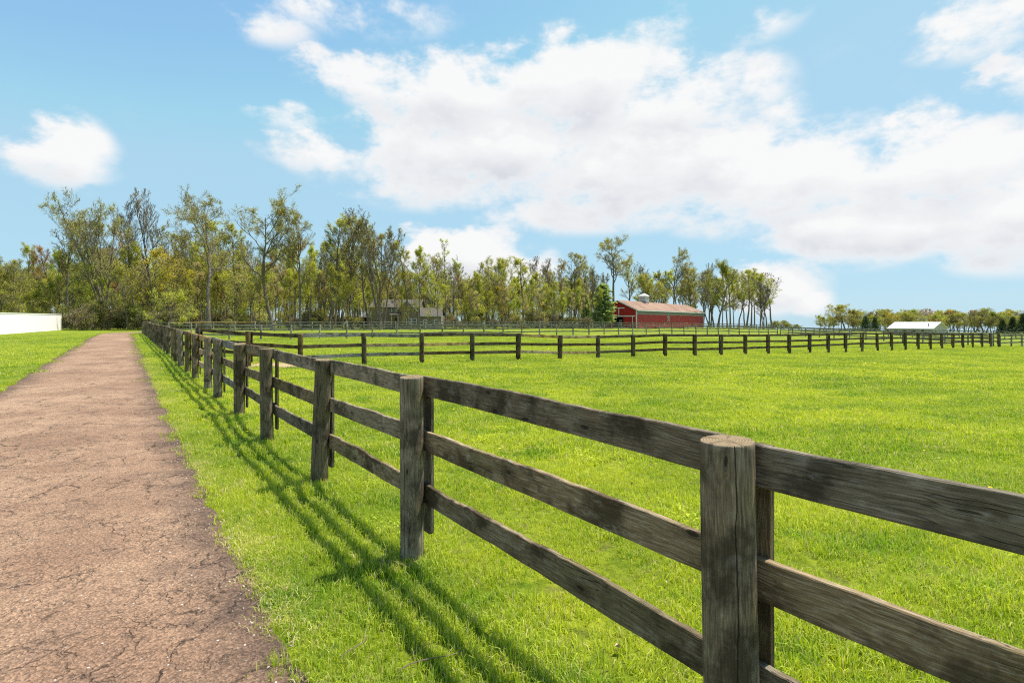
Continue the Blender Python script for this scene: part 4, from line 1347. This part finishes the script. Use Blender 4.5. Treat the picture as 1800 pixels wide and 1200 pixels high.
CON = conifer_meshes(5, 10, 3.0, NEEDLE, 8000, .34)
CON2 = conifer_meshes(6, 8.5, 1.25, NEEDLE2, 11000, .24, True)
for x, d, top, lab in ((1521, 235, 555, 'dark round-topped conifer left of the white-roofed building'), (1538, 238, 557, 'second dark conifer, nearest to the yellow-green trees'),
                       (1762, 225, 560, 'dark conifer at the right edge, leftmost of three'), (1780, 225, 556, 'middle dark conifer at the right edge'), (1799, 220, 550, 'dark conifer cut by the right edge of the picture')):
    place_tree('conifer', lab, CON, x, d, top, None, 10, x, wx=1.5)
place_tree('arborvitae', 'columnar green arborvitae in front of the barn gable', CON2, 1060, 108, 498, None, 8.5, 0, wx=1.75)
place_tree('arborvitae', 'pale loose columnar evergreen left of the arborvitae by the barn', CON2, 1031, 118, 517, None, 8.5, 2.0, wx=.9)
place_tree('evergreen_bush', 'dark green bush at the end of the white wall', T['bush2'], 146, 92, 545, None, 4.0, 1.0, 'bush', wx=1.1)

# the depth of the wood, one mass behind the trees above
def join_pair(p):
    tm, lm = p
    bm = bmesh.new()
    me = tm.copy()
    if lm is None: return me
    nv = len(tm.vertices)
    co = np.empty(nv * 3, np.float32); tm.vertices.foreach_get('co', co)
    c2 = np.empty(len(lm.vertices) * 3, np.float32); lm.vertices.foreach_get('co', c2)
    l1 = np.empty(len(tm.loops), np.int32); tm.loops.foreach_get('vertex_index', l1)
    l2 = np.empty(len(lm.loops), np.int32); lm.loops.foreach_get('vertex_index', l2)
    rn = np.empty(len(lm.vertices), np.float32); lm.attributes['rnd'].data.foreach_get('value', rn)
    return mesh_np('wood_tree', np.concatenate([co, c2]).reshape(-1, 3), np.concatenate([l1, l2 + nv]).reshape(-1, 4), None, [tm.materials[0], lm.materials[0]],
                   {'rnd': np.concatenate([np.zeros(nv, np.float32), rn])}, midx=np.concatenate([np.zeros(len(l1) // 4, np.int32), np.ones(len(l2) // 4, np.int32)]))


wk = ['slim1', 'slim2', 'slim3', 'slim4', 'under3', 'under4', 'bare1', 'under1']
wp = [join_pair(T[k]) for k in wk]
n = 480
d = nrng.uniform(114, 190, n); xp = nrng.uniform(-250, 1060, n)
X = (xp - 900) * d / FPX
ki = nrng.integers(0, len(wk), n)
hh = np.array([TH[k] for k in wk])[ki]
lim = np.where(xp < 620, 462, np.where(xp < 860, 480, 486)) + nrng.uniform(-4, 50, n)
Zt = EYE + (HOR - lim) * d / FPX
gzz = gz_arr(X, d)
scatter('far_woodland', wp, np.stack([X, d, gzz], 1), np.stack([np.zeros(n), np.zeros(n), nrng.uniform(0, 6.28, n)], 1), (Zt - gzz) / hh, ki,
        'deep mass of leafing spring trees filling the wood behind', 'woodland')
n = 240
d = nrng.uniform(100, 150, n); xp = nrng.uniform(-120, 1060, n)
k = ~((xp > 640) & (xp < 790) & (d < 112)); d, xp = d[k], xp[k]; n = len(d)
X = (xp - 900) * d / FPX
scatter('undergrowth', [join_pair(T['brush']), join_pair(T['bush1'])], np.stack([X, d, gz_arr(X, d)], 1), np.stack([np.zeros(n), np.zeros(n), nrng.uniform(0, 6.28, n)], 1),
        nrng.uniform(.4, 1.0, n), (nrng.random(n) < .3).astype(int), 'tangled brown-green undergrowth on the floor of the wood', 'undergrowth')

n = 150
d = nrng.uniform(300, 330, n); xp = nrng.uniform(1440, 1900, n); X = (xp - 900) * d / FPX
wk2 = ['full1', 'slim2', 'multi', 'under3']; wp2 = [join_pair(T[k]) for k in wk2]; ki = nrng.integers(0, 4, n)
gzz = gz_arr(X, d); Zt = EYE + (HOR - nrng.uniform(546, 566, n) - 6 * (xp < 1480)) * d / FPX
scatter('far_hedgerow', wp2, np.stack([X, d, gzz - .3], 1), np.stack([np.zeros(n), np.zeros(n), nrng.uniform(0, 6.28, n)], 1), (Zt - gzz) / np.array([TH[k] for k in wk2])[ki] * 1.15, ki,
        'soft far band of hedgerow trees behind the white-roofed building', 'hedgerow')

# ------------------------------------------------------------------ red barn
def siding_mat(name, col, scale=9.0, axis=0, rough=.55):
    m, t = new_mat(name)
    tc = t.n('ShaderNodeTexCoord'); s = t.n('ShaderNodeSeparateXYZ', {0: tc.outputs['Object']})
    rib = t.math('POWER', t.math('ABSOLUTE', t.math('SINE', t.math('MULTIPLY', t.math('ADD', s.outputs[0], s.outputs[1]) if axis == 0 else s.outputs[2], scale))), 8.0)
    nz = t.noise(tc.outputs['Object'], .7, 6, .65)
    c = t.mix(t.mapr(nz, .3, .7), tuple(x * .82 for x in col), tuple(x * 1.14 for x in col))
    out(t, principled(t, c, rough, rib, .5, .03, .3).outputs[0])
    return m


RED = siding_mat('red_barn_siding', (.40, .016, .019))
WHITE = flat_mat('white_trim_paint', (.72, .71, .69), .55, .08, 4)
ROOFM, t_ = new_mat('rusty_barn_roof')
_tc = t_.n('ShaderNodeTexCoord')
_n1 = t_.noise(_tc.outputs['Object'], .22, 6, .65); _n2 = t_.noise(t_.vmath('MULTIPLY', _tc.outputs['Object'], (1.2, .25, .25)), 1.2, 5, .6)
_c = t_.mix(t_.mapr(_n1, .38, .62, 0, 1, True), (.185, .088, .050), (.265, .148, .092))
_c = t_.mix(t_.math('MULTIPLY', t_.mapr(_n2, .5, .7), .6), _c, (.33, .23, .14))
out(t_, principled(t_, _c, .6, _n2, .2, .03, .3).outputs[0])
BAND = flat_mat('grey_green_light_panels', (.175, .18, .145), .4, .1, 2)
DARK = flat_mat('painted_interior_shade', (.012, .011, .010), .9, .1, 2)  # near-black colour stands in for the shade inside barn and shed
GLASS = flat_mat('dark_window_glass', (.035, .045, .055), .08, .2, 2, 0, .6)
GREYM = flat_mat('grey_door_metal', (.14, .16, .16), .5, .1, 2)

bn = Vector((219 * 115 / FPX, 115)); bdir = Vector((.60, .80)).normalized(); bper = Vector((-bdir.y, bdir.x))
BL = 46.0; BW = 8.6
bz = gz(bn.x, bn.y) - .1
barn = thing('barn', 'long red barn with white trim, rust-coloured roof and white cupola', 'barn', (bn.x, bn.y, bz), math.atan2(bdir.y, bdir.x))
# local frame: x along the long side, y across (towards the left gable corner), z up
EH = 4.45 - bz; RH = 6.40 - bz
dx0, dx1, dz1 = 3.1, 5.4, 2.55       # door opening in the gable (local y)
mb = MB()
mb.box(0, BL, 0, .15, -.3, EH)                              # long side towards the pasture
mb.box(0, BL, BW - .15, BW, -.3, EH)
mb.prism([(BL, .15, -.3), (BL, BW - .15, -.3), (BL, BW - .15, EH), (BL, BW / 2, RH - .05), (BL, .15, EH)], (-.15, 0, 0))
# gable with an opening
mb.prism([(0, .15, -.3), (0, dx0, -.3), (0, dx0, EH), (0, .15, EH)], (.15, 0, 0))
mb.prism([(0, dx1, -.3), (0, BW - .15, -.3), (0, BW - .15, EH), (0, dx1, EH)], (.15, 0, 0))
mb.prism([(0, dx0, dz1), (0, dx1, dz1), (0, dx1, EH), (0, dx0, EH)], (.15, 0, 0))
mb.prism([(0, .15, EH), (0, BW - .15, EH), (0, BW / 2, RH - .05)], (.15, 0, 0))
wall = mb.build('wall', RED, barn)
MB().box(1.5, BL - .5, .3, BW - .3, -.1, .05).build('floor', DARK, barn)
MB().box(3.2, 3.35, .3, BW - .3, 0, EH).build('barn_shade_sheet', DARK, barn)  # black sheet added behind the doorway, painting the shade inside
ov = .45
roof = MB()
for s in (0, 1):
    y0, y1 = (-ov, BW / 2) if s == 0 else (BW + ov, BW / 2)
    sl = (RH - EH) / (BW / 2)
    z0 = EH - ov * sl
    hipx = BL - 7.5
    roof.prism([(-ov, y0, z0 + .02), (BL + ov, y0, z0 + .02), (hipx + 6.5, y1, RH + .02), (-ov, y1, RH + .02)], (0, 0, .14))
roof = roof.build('roof', ROOFM, barn)
MB().bar((-ov - .03, -ov, EH - ov * sl + .0), (BL + ov, -ov - .02, EH - ov * sl + .0), .12, .20).build('gutter', WHITE, barn)
for s in (0, 1):
    y0 = -ov if s == 0 else BW + ov
    MB().bar((-ov - .04, y0, EH - ov * sl), (-ov - .04, BW / 2, RH + .02), .06, .22).build('bargeboard', WHITE, barn)
MB().box(-.02, BL + .02, -.03, -.004, EH - .95, EH - .12).build('light_panel', BAND, barn)
MB().box(-.03, BL + .03, -.05, -.004, EH - 1.08, EH - .95).build('trim_board', flat_mat('tan_trim', (.36, .27, .2), .7), barn)
for x, y in ((-.05, -.05), (BL - .12, -.05)):
    MB().box(x, x + .18, y, y + .2, -.3, EH).build('corner_trim', WHITE, barn)
MB().box(-.06, -.01, BW - .2, BW, -.3, EH).build('corner_trim', WHITE, barn)
MB().box(-.10, -.02, .3, dx1 + 1.6, dz1 + .1, dz1 + .32).build('door_track', WHITE, barn)
MB().box(-.09, -.02, .85, .97, -.1, dz1 + .1).build('door_trim', WHITE, barn)
MB().box(-.09, -.02, BW / 2 - 1.5, BW / 2 + 1.1, 4.55 - bz + .15, 4.55 - bz + .36).build('hay_track', WHITE, barn)
MB().box(-.08, -.02, BW / 2 - .25, BW / 2 - .1, dz1 + .32, 4.55 - bz + .15).build('trim_board', WHITE, barn)
dr = MB().box(-.10, -.03, 1.05, 3.0, -.1, dz1 + .05).build('sliding_door', RED, barn)
MB().box(.2, .26, dx0 + .35, dx0 + 1.1, 0, 2.0).build('inner_door', GREYM, barn)
# cupola
cu = MB().box(13.2, 14.9, BW / 2 - .85, BW / 2 + .85, RH - .5, RH + 1.55).build('cupola', WHITE, barn)
MB().box(13.1, 15.0, BW / 2 - .95, BW / 2 + .95, RH - .45, RH + .22).build('cupola_base', flat_mat('grey_flashing', (.3, .28, .26)), cu)
pr_ = MB()
b4 = [(12.95, BW / 2 - 1.1, RH + 1.55), (15.15, BW / 2 - 1.1, RH + 1.55), (15.15, BW / 2 + 1.1, RH + 1.55), (12.95, BW / 2 + 1.1, RH + 1.55)]
pr_.v = b4 + [(14.05, BW / 2, RH + 2.3)]; pr_.f = [(0, 1, 2, 3), (0, 1, 4), (1, 2, 4), (2, 3, 4), (3, 0, 4)]
pr_.build('cupola_roof', flat_mat('pale_metal_roof', (.55, .54, .52), .4), cu)
for k in range(3):
    MB().box(13.14, 13.19, BW / 2 - .6, BW / 2 + .6, RH + .4 + .35 * k, RH + .55 + .35 * k).build('louvre', flat_mat('louvre_grey', (.45, .44, .42)), cu)
    MB().box(13.4, 14.7, BW / 2 - .91, BW / 2 - .86, RH + .4 + .35 * k, RH + .55 + .35 * k).build('louvre', bpy.data.materials['louvre_grey'], cu)
MB().box(14.02, 14.08, BW / 2 - .03, BW / 2 + .03, RH + 2.2, RH + 2.75).build('finial', GREYM, cu)
# star
star = MB()
for k in range(5):
    a0 = R(90 + 144 * k); a1 = R(90 + 144 * (k + 1))
    star.bar((18.6 + 1.05 * math.cos(a0), -.06, EH - 1.75 + 1.05 * math.sin(a0)), (18.6 + 1.05 * math.cos(a1), -.06 - .004 * k, EH - 1.75 + 1.05 * math.sin(a1)), .06, .11)
star.build('star', flat_mat('rusted_star_metal', (.55, .50, .47), .6), barn)

# ------------------------------------------------------------------ house in the trees
SID = siding_mat('taupe_lap_siding', (.27, .215, .165), 14.0, 1, .75)
SHING = flat_mat('grey_shingles', (.105, .092, .08), .9, .25, 6)
hx0 = (652 - 900) * 101 / FPX; hd = 101.0
hz = gz(hx0 + 4, hd) - .1
house = thing('house', 'taupe two-storey house with white windows and a low wing, half hidden by trees', 'house', (hx0, hd, hz))
HW, HD, HE, HR = 9.1, 6.0, 4.1, 5.5
mb = MB(); mb.box(0, HW, 0, HD, -.3, HE)
mb.prism([(0, 0, HE), (0, HD, HE), (0, HD / 2, HR)], (.15, 0, 0)); mb.prism([(HW - .15, 0, HE), (HW - .15, HD, HE), (HW - .15, HD / 2, HR)], (.15, 0, 0))
mb.build('wall', SID, house)
rf = MB(); sl = (HR - HE) / (HD / 2)
rf.prism([(-.3, -.4, HE - .4 * sl + .02), (HW + .3, -.4, HE - .4 * sl + .02), (HW + .3, HD / 2, HR + .02), (-.3, HD / 2, HR + .02)], (0, 0, .12))
rf.prism([(-.3, HD + .4, HE - .4 * sl + .02), (HW + .3, HD + .4, HE - .4 * sl + .02), (HW + .3, HD / 2, HR + .02), (-.3, HD / 2, HR + .02)], (0, 0, .12))
rf = rf.build('roof', SHING, house)
# front gable
gb = MB(); gb.prism([(5.0, -.25, HE - .6), (8.6, -.25, HE - .6), (6.8, -.25, HE + 1.2)], (0, .6, 0)); gb.build('front_gable', SID, house)
for a, b in (((4.7, -.35, HE - .8), (6.8, -.35, HE + 1.36)), ((8.9, -.35, HE - .8), (6.8, -.35, HE + 1.36))):
    MB().bar(a, b, .12, .2).build('gable_trim', WHITE, rf)
wg = MB(); wg.box(HW + .01, HW + 4.2, .3, 5.2, -.3, 2.45); wg.build('wing', SID, house)
wr_ = MB(); wr_.prism([(HW + .02, -.1, 2.42), (HW + 4.5, -.1, 2.42), (HW + 4.0, 2.75, 3.9), (HW + .02, 2.75, 3.9)], (0, 0, .12))
wr_.prism([(HW + .02, 5.6, 2.42), (HW + 4.5, 5.6, 2.42), (HW + 4.0, 2.75, 3.9), (HW + .02, 2.75, 3.9)], (0, 0, .12))
wr_.build('wing_roof', SHING, house)
MB().box(HW, HW + 4.5, -.16, -.08, 2.3, 2.5).build('gutter', WHITE, house)
for x in (-.02, HW - .1, HW + 4.1):
    MB().box(x, x + .13, -.03 if x < HW else .27, .05 if x < HW else .33, -.2, HE if x < HW else 2.4).build('corner_trim', WHITE, house)


def window(parent, x, z, wd, ht, y, mull=True):
    t = .12
    fr = MB(); fr.box(x, x + wd, y - .06, y + .02, z, z + t); fr.box(x, x + wd, y - .06, y + .02, z + ht - t, z + ht)
    fr.box(x, x + t, y - .06, y + .02, z + t, z + ht - t); fr.box(x + wd - t, x + wd, y - .06, y + .02, z + t, z + ht - t)
    if mull: fr.box(x + t, x + wd - t, y - .045, y + .02, z + ht / 2 - .04, z + ht / 2 + .04)
    w_ = fr.build('window', WHITE, parent)
    MB().box(x + t, x + wd - t, y - .015, y - .003, z + t, z + ht - t).build('pane', GLASS, w_)


window(house, 1.05, .75, .95, 1.15, -.01); window(house, 6.7, .8, .95, 1.15, -.01); window(house, 7.7, .8, .95, 1.15, -.01)
window(house, 1.3, 2.9, .9, 1.1, -.01); window(house, 6.4, 2.9, .9, 1.1, -.01); window(house, 3.9, 2.9, .9, 1.1, -.01)
window(house, HW + .75, .6, .75, 1.1, .29); window(house, HW + 2.8, .6, .75, 1.1, .29)
MB().box(4.25, 5.15, -.06, -.005, -.1, 2.0).build('front_door', flat_mat('dark_red_door', (.12, .03, .025)), house)
MB().box(5.3, 5.42, -1.2, -1.08, -.2, 2.5).build('porch_post', WHITE, house); MB().box(4.05, 4.17, -1.2, -1.08, -.2, 2.5).build('porch_post', WHITE, house)
MB().prism([(3.8, -1.4, 2.5), (5.7, -1.4, 2.5), (5.7, -.01, 2.9), (3.8, -.01, 2.9)], (0, 0, .12)).build('porch_roof', SHING, house)
# lean-to with a dark open front at the left
shx = (632 - 900) * 99 / FPX; shz = gz(shx, 99)
shed = thing('shed', 'small grey shed with a dark open front left of the house', 'shed', (shx, 99, shz - .05))
s_ = MB(); s_.box(0, .12, 0, 2.2, 0, 2.1); s_.box(1.35, 1.5, 0, 2.2, 0, 2.1); s_.box(.12, 1.35, 2.05, 2.2, 0, 2.1)
s_.build('wall', SID, shed)
MB().prism([(-.15, -.25, 2.02), (1.65, -.25, 2.02), (1.65, 2.35, 2.35), (-.15, 2.35, 2.35)], (0, 0, .1)).build('roof', SHING, shed)
MB().box(.13, 1.34, .6, .7, .02, 2.0).build('shed_shade_sheet', DARK, shed)  # black sheet that paints the shade within the open front
# white tank
tk = thing('white_tank', 'low rounded white tank on short legs left of the shed', 'tank', ((613 - 900) * 96 / FPX, 96, gz(-29.3, 96)))
V_, F_ = [], []
prof = [(-.85, .02), (-.83, .2), (-.72, .34), (-.5, .42), (.5, .42), (.72, .34), (.83, .2), (.85, .02)]
for x, r_ in prof:
    for k in range(12):
        a = 2 * math.pi * k / 12; V_.append((x, r_ * math.cos(a), .62 + .25 + r_ * math.sin(a)))
for j in range(len(prof) - 1):
    for k in range(12): F_.append((j * 12 + k, j * 12 + (k + 1) % 12, j * 12 + 12 + (k + 1) % 12, j * 12 + 12 + k))
F_ += [tuple(range(12))[::-1], tuple(range(84, 96))]
obj('vessel', mesh('vessel', V_, F_, WHITE, True), tk)
for x in (-.5, .5): MB().box(x - .06, x + .06, -.3, .3, 0, .55).build('leg', GREYM, tk)
MB().box(-.15, .15, -.12, .12, 1.25, 1.45).build('valve_cover', WHITE, tk)

# ------------------------------------------------------------------ white-roofed building at the right
WROOF = flat_mat('white_metal_roof', (.80, .80, .79), .45, .04, 1.0)
WB = thing('stable_building', 'low pale building with a white metal roof in front of the far trees', 'building', ((1563 - 900) * 208 / FPX, 208, -2.45), R(-68))
Lb, Wb_ = 15.5, 8.0; eh, rh = 1.95, 4.05
CREAM = flat_mat('cream_wall', (.50, .44, .37), .8, .08, 1.5)
PGREY = flat_mat('pale_grey_wall', (.42, .43, .42), .8, .08, 1.5)
mb = MB(); mb.box(0, Lb, 0, Wb_, -1, eh); mb.prism([(Lb - .1, 0, eh), (Lb - .1, Wb_, eh), (Lb - .1, Wb_ / 2, rh)], (.1, 0, 0)); mb.prism([(0, 0, eh), (0, Wb_, eh), (0, Wb_ / 2, rh)], (.1, 0, 0))
mb.build('wall', CREAM, WB)
sl = (rh - eh) / (Wb_ / 2)
rf = MB(); rf.prism([(-.5, -.5, eh - .5 * sl + .02), (Lb + .4, -.5, eh - .5 * sl + .02), (Lb + .4, Wb_ / 2, rh + .02), (-.5, Wb_ / 2, rh + .02)], (0, 0, .12))
rf.prism([(-.5, Wb_ + .5, eh - .5 * sl + .02), (Lb + .4, Wb_ + .5, eh - .5 * sl + .02), (Lb + .4, Wb_ / 2, rh + .02), (-.5, Wb_ / 2, rh + .02)], (0, 0, .12))
rf = rf.build('roof', WROOF, WB)
for x in np.arange(.6, Lb, 1.2):
    MB().bar((x, -.5, eh - .5 * sl + .17), (x, Wb_ / 2 - .1, rh + .15), .05, .05).build('roof_seam', WROOF, rf)
MB().box(Lb - 2.2, Lb - 2.0, .9, 1.1, eh, eh + 1.9).build('vent_pipe', GREYM, WB)
for x in (2.0, 5.2, 8.4, 11.6):
    MB().box(x, x + 1.1, -.03, -.004, eh - 1.5, eh - .5).build('window', GLASS, WB)
MB().box(Lb + .004, Lb + .04, 3.4, 5.6, -.8, eh - .2).build('door', PGREY, WB)
MB().box(-.5, Lb + .4, -.62, -.52, eh - .5 * sl - .12, eh - .5 * sl + .06).build('gutter', WHITE, WB)

# ------------------------------------------------------------------ white wall on the left lawn
WW0 = Vector(((-90 - 900) * 52 / FPX, 52)); WW1 = Vector(((108 - 900) * 86 / FPX, 86))
wdir = (WW1 - WW0).normalized(); wl = (WW1 - WW0).length
z0, z1 = gz(*WW0), gz(*WW1)
WWM, t_ = new_mat('white_painted_panels')
_tc = t_.n('ShaderNodeTexCoord')
_st = t_.noise(t_.vmath('MULTIPLY', _tc.outputs['Object'], (2.2, 2.2, .12)), 2.0, 5, .6)
_sx = t_.n('ShaderNodeSeparateXYZ', {0: _tc.outputs['Object']})
_zone = t_.mapr(_sx.outputs[0], wl - 4.5, wl - 1, 0, .8)
_c = t_.mix(t_.math('MULTIPLY', _zone, t_.mapr(_st, .45, .62)), (.90, .89, .87), (.55, .50, .42))
out(t_, principled(t_, _c, .6, _st, .1, .02).outputs[0])
wall_t = thing('white_wall', 'long blank white wall at the far side of the left lawn, streaked at its end', 'wall', (WW0.x, WW0.y, 0), math.atan2(wdir.y, wdir.x))
npan = 16
pl_ = wl / npan
for i in range(npan):
    zA = z0 + (z1 - z0) * i / npan - .3; zB = z0 + (z1 - z0) * (i + 1) / npan - .3
    tA, tB = 2.45 + zA + .3, 2.45 + zB + .3
    mb = MB(); mb.prism([(i * pl_ + .004, 0, zA), ((i + 1) * pl_ - .004, 0, zB), ((i + 1) * pl_ - .004, 0, tB), (i * pl_ + .004, 0, tA)], (0, .15, 0))
    o = mb.build('panel', WWM, wall_t)
MB().bar((-.1, .075, z0 + 2.5), (wl + .1, .075, z1 + 2.5), .24, .10).build('coping', WWM, wall_t)
MB().box(wl + .003, wl + .2, -.03, .18, z1 - .3, z1 + 2.5).build('end_post', flat_mat('stained_pale_post', (.5, .47, .40), .8, .2, 3), wall_t)

# ------------------------------------------------------------------ fallen twigs by the near posts
TWIG = flat_mat('dry_twig', (.16, .12, .08), .9, .2, 30)
for k, (xp_, yp_, an, L) in enumerate(((690, 992, 2.9, .30), (760, 1165, .6, .34), (628, 1140, 1.2, .22))):
    d_ = EYE * FPX / (yp_ - HOR); x_ = (xp_ - 900) * d_ / FPX
    V_, F_ = [], []
    for j in range(7):
        u = j / 6; c_ = Vector((L * (u - .5), .02 * math.sin(u * 5 + k), .045 + .012 * math.sin(u * 4)))
        r_ = .0045 * (1 - .6 * u)
        V_ += [tuple(c_ + Vector((0, r_ * math.cos(a), r_ * math.sin(a)))) for a in (0, 1.57, 3.14, 4.71)]
    for j in range(6):
        F_ += [(j * 4 + q, j * 4 + (q + 1) % 4, j * 4 + 4 + (q + 1) % 4, j * 4 + 4 + q) for q in range(4)]
    F_ += [(3, 2, 1, 0), (24, 25, 26, 27)]
    o = obj('twig', mesh('twig', V_, F_, TWIG), None, (x_, d_, gz(x_, d_)))
    o.rotation_euler = (0, 0, an)
    tag(o, ['dry twig on the grass at the foot of the second fence post', 'dry twig in the grass below the nearest lower rails', 'short dry twig in the fence shadow'][k], 'twig')

# things that look alike get their place in the row added, counted from the left of the picture
same = {}
for o in C.objects:
    if o.parent is None and 'label' in o and 'category' in o:
        same.setdefault(o['label'], []).append(o)
ORD = 'first second third fourth fifth sixth seventh eighth ninth tenth eleventh twelfth'.split()
for lab, os_ in same.items():
    if 1 < len(os_) <= len(ORD):
        os_.sort(key=lambda o: o.location.x / max(1.0, o.location.y))
        for k, o in enumerate(os_):
            o['label'] = lab + ', ' + ORD[k] + ' from left'
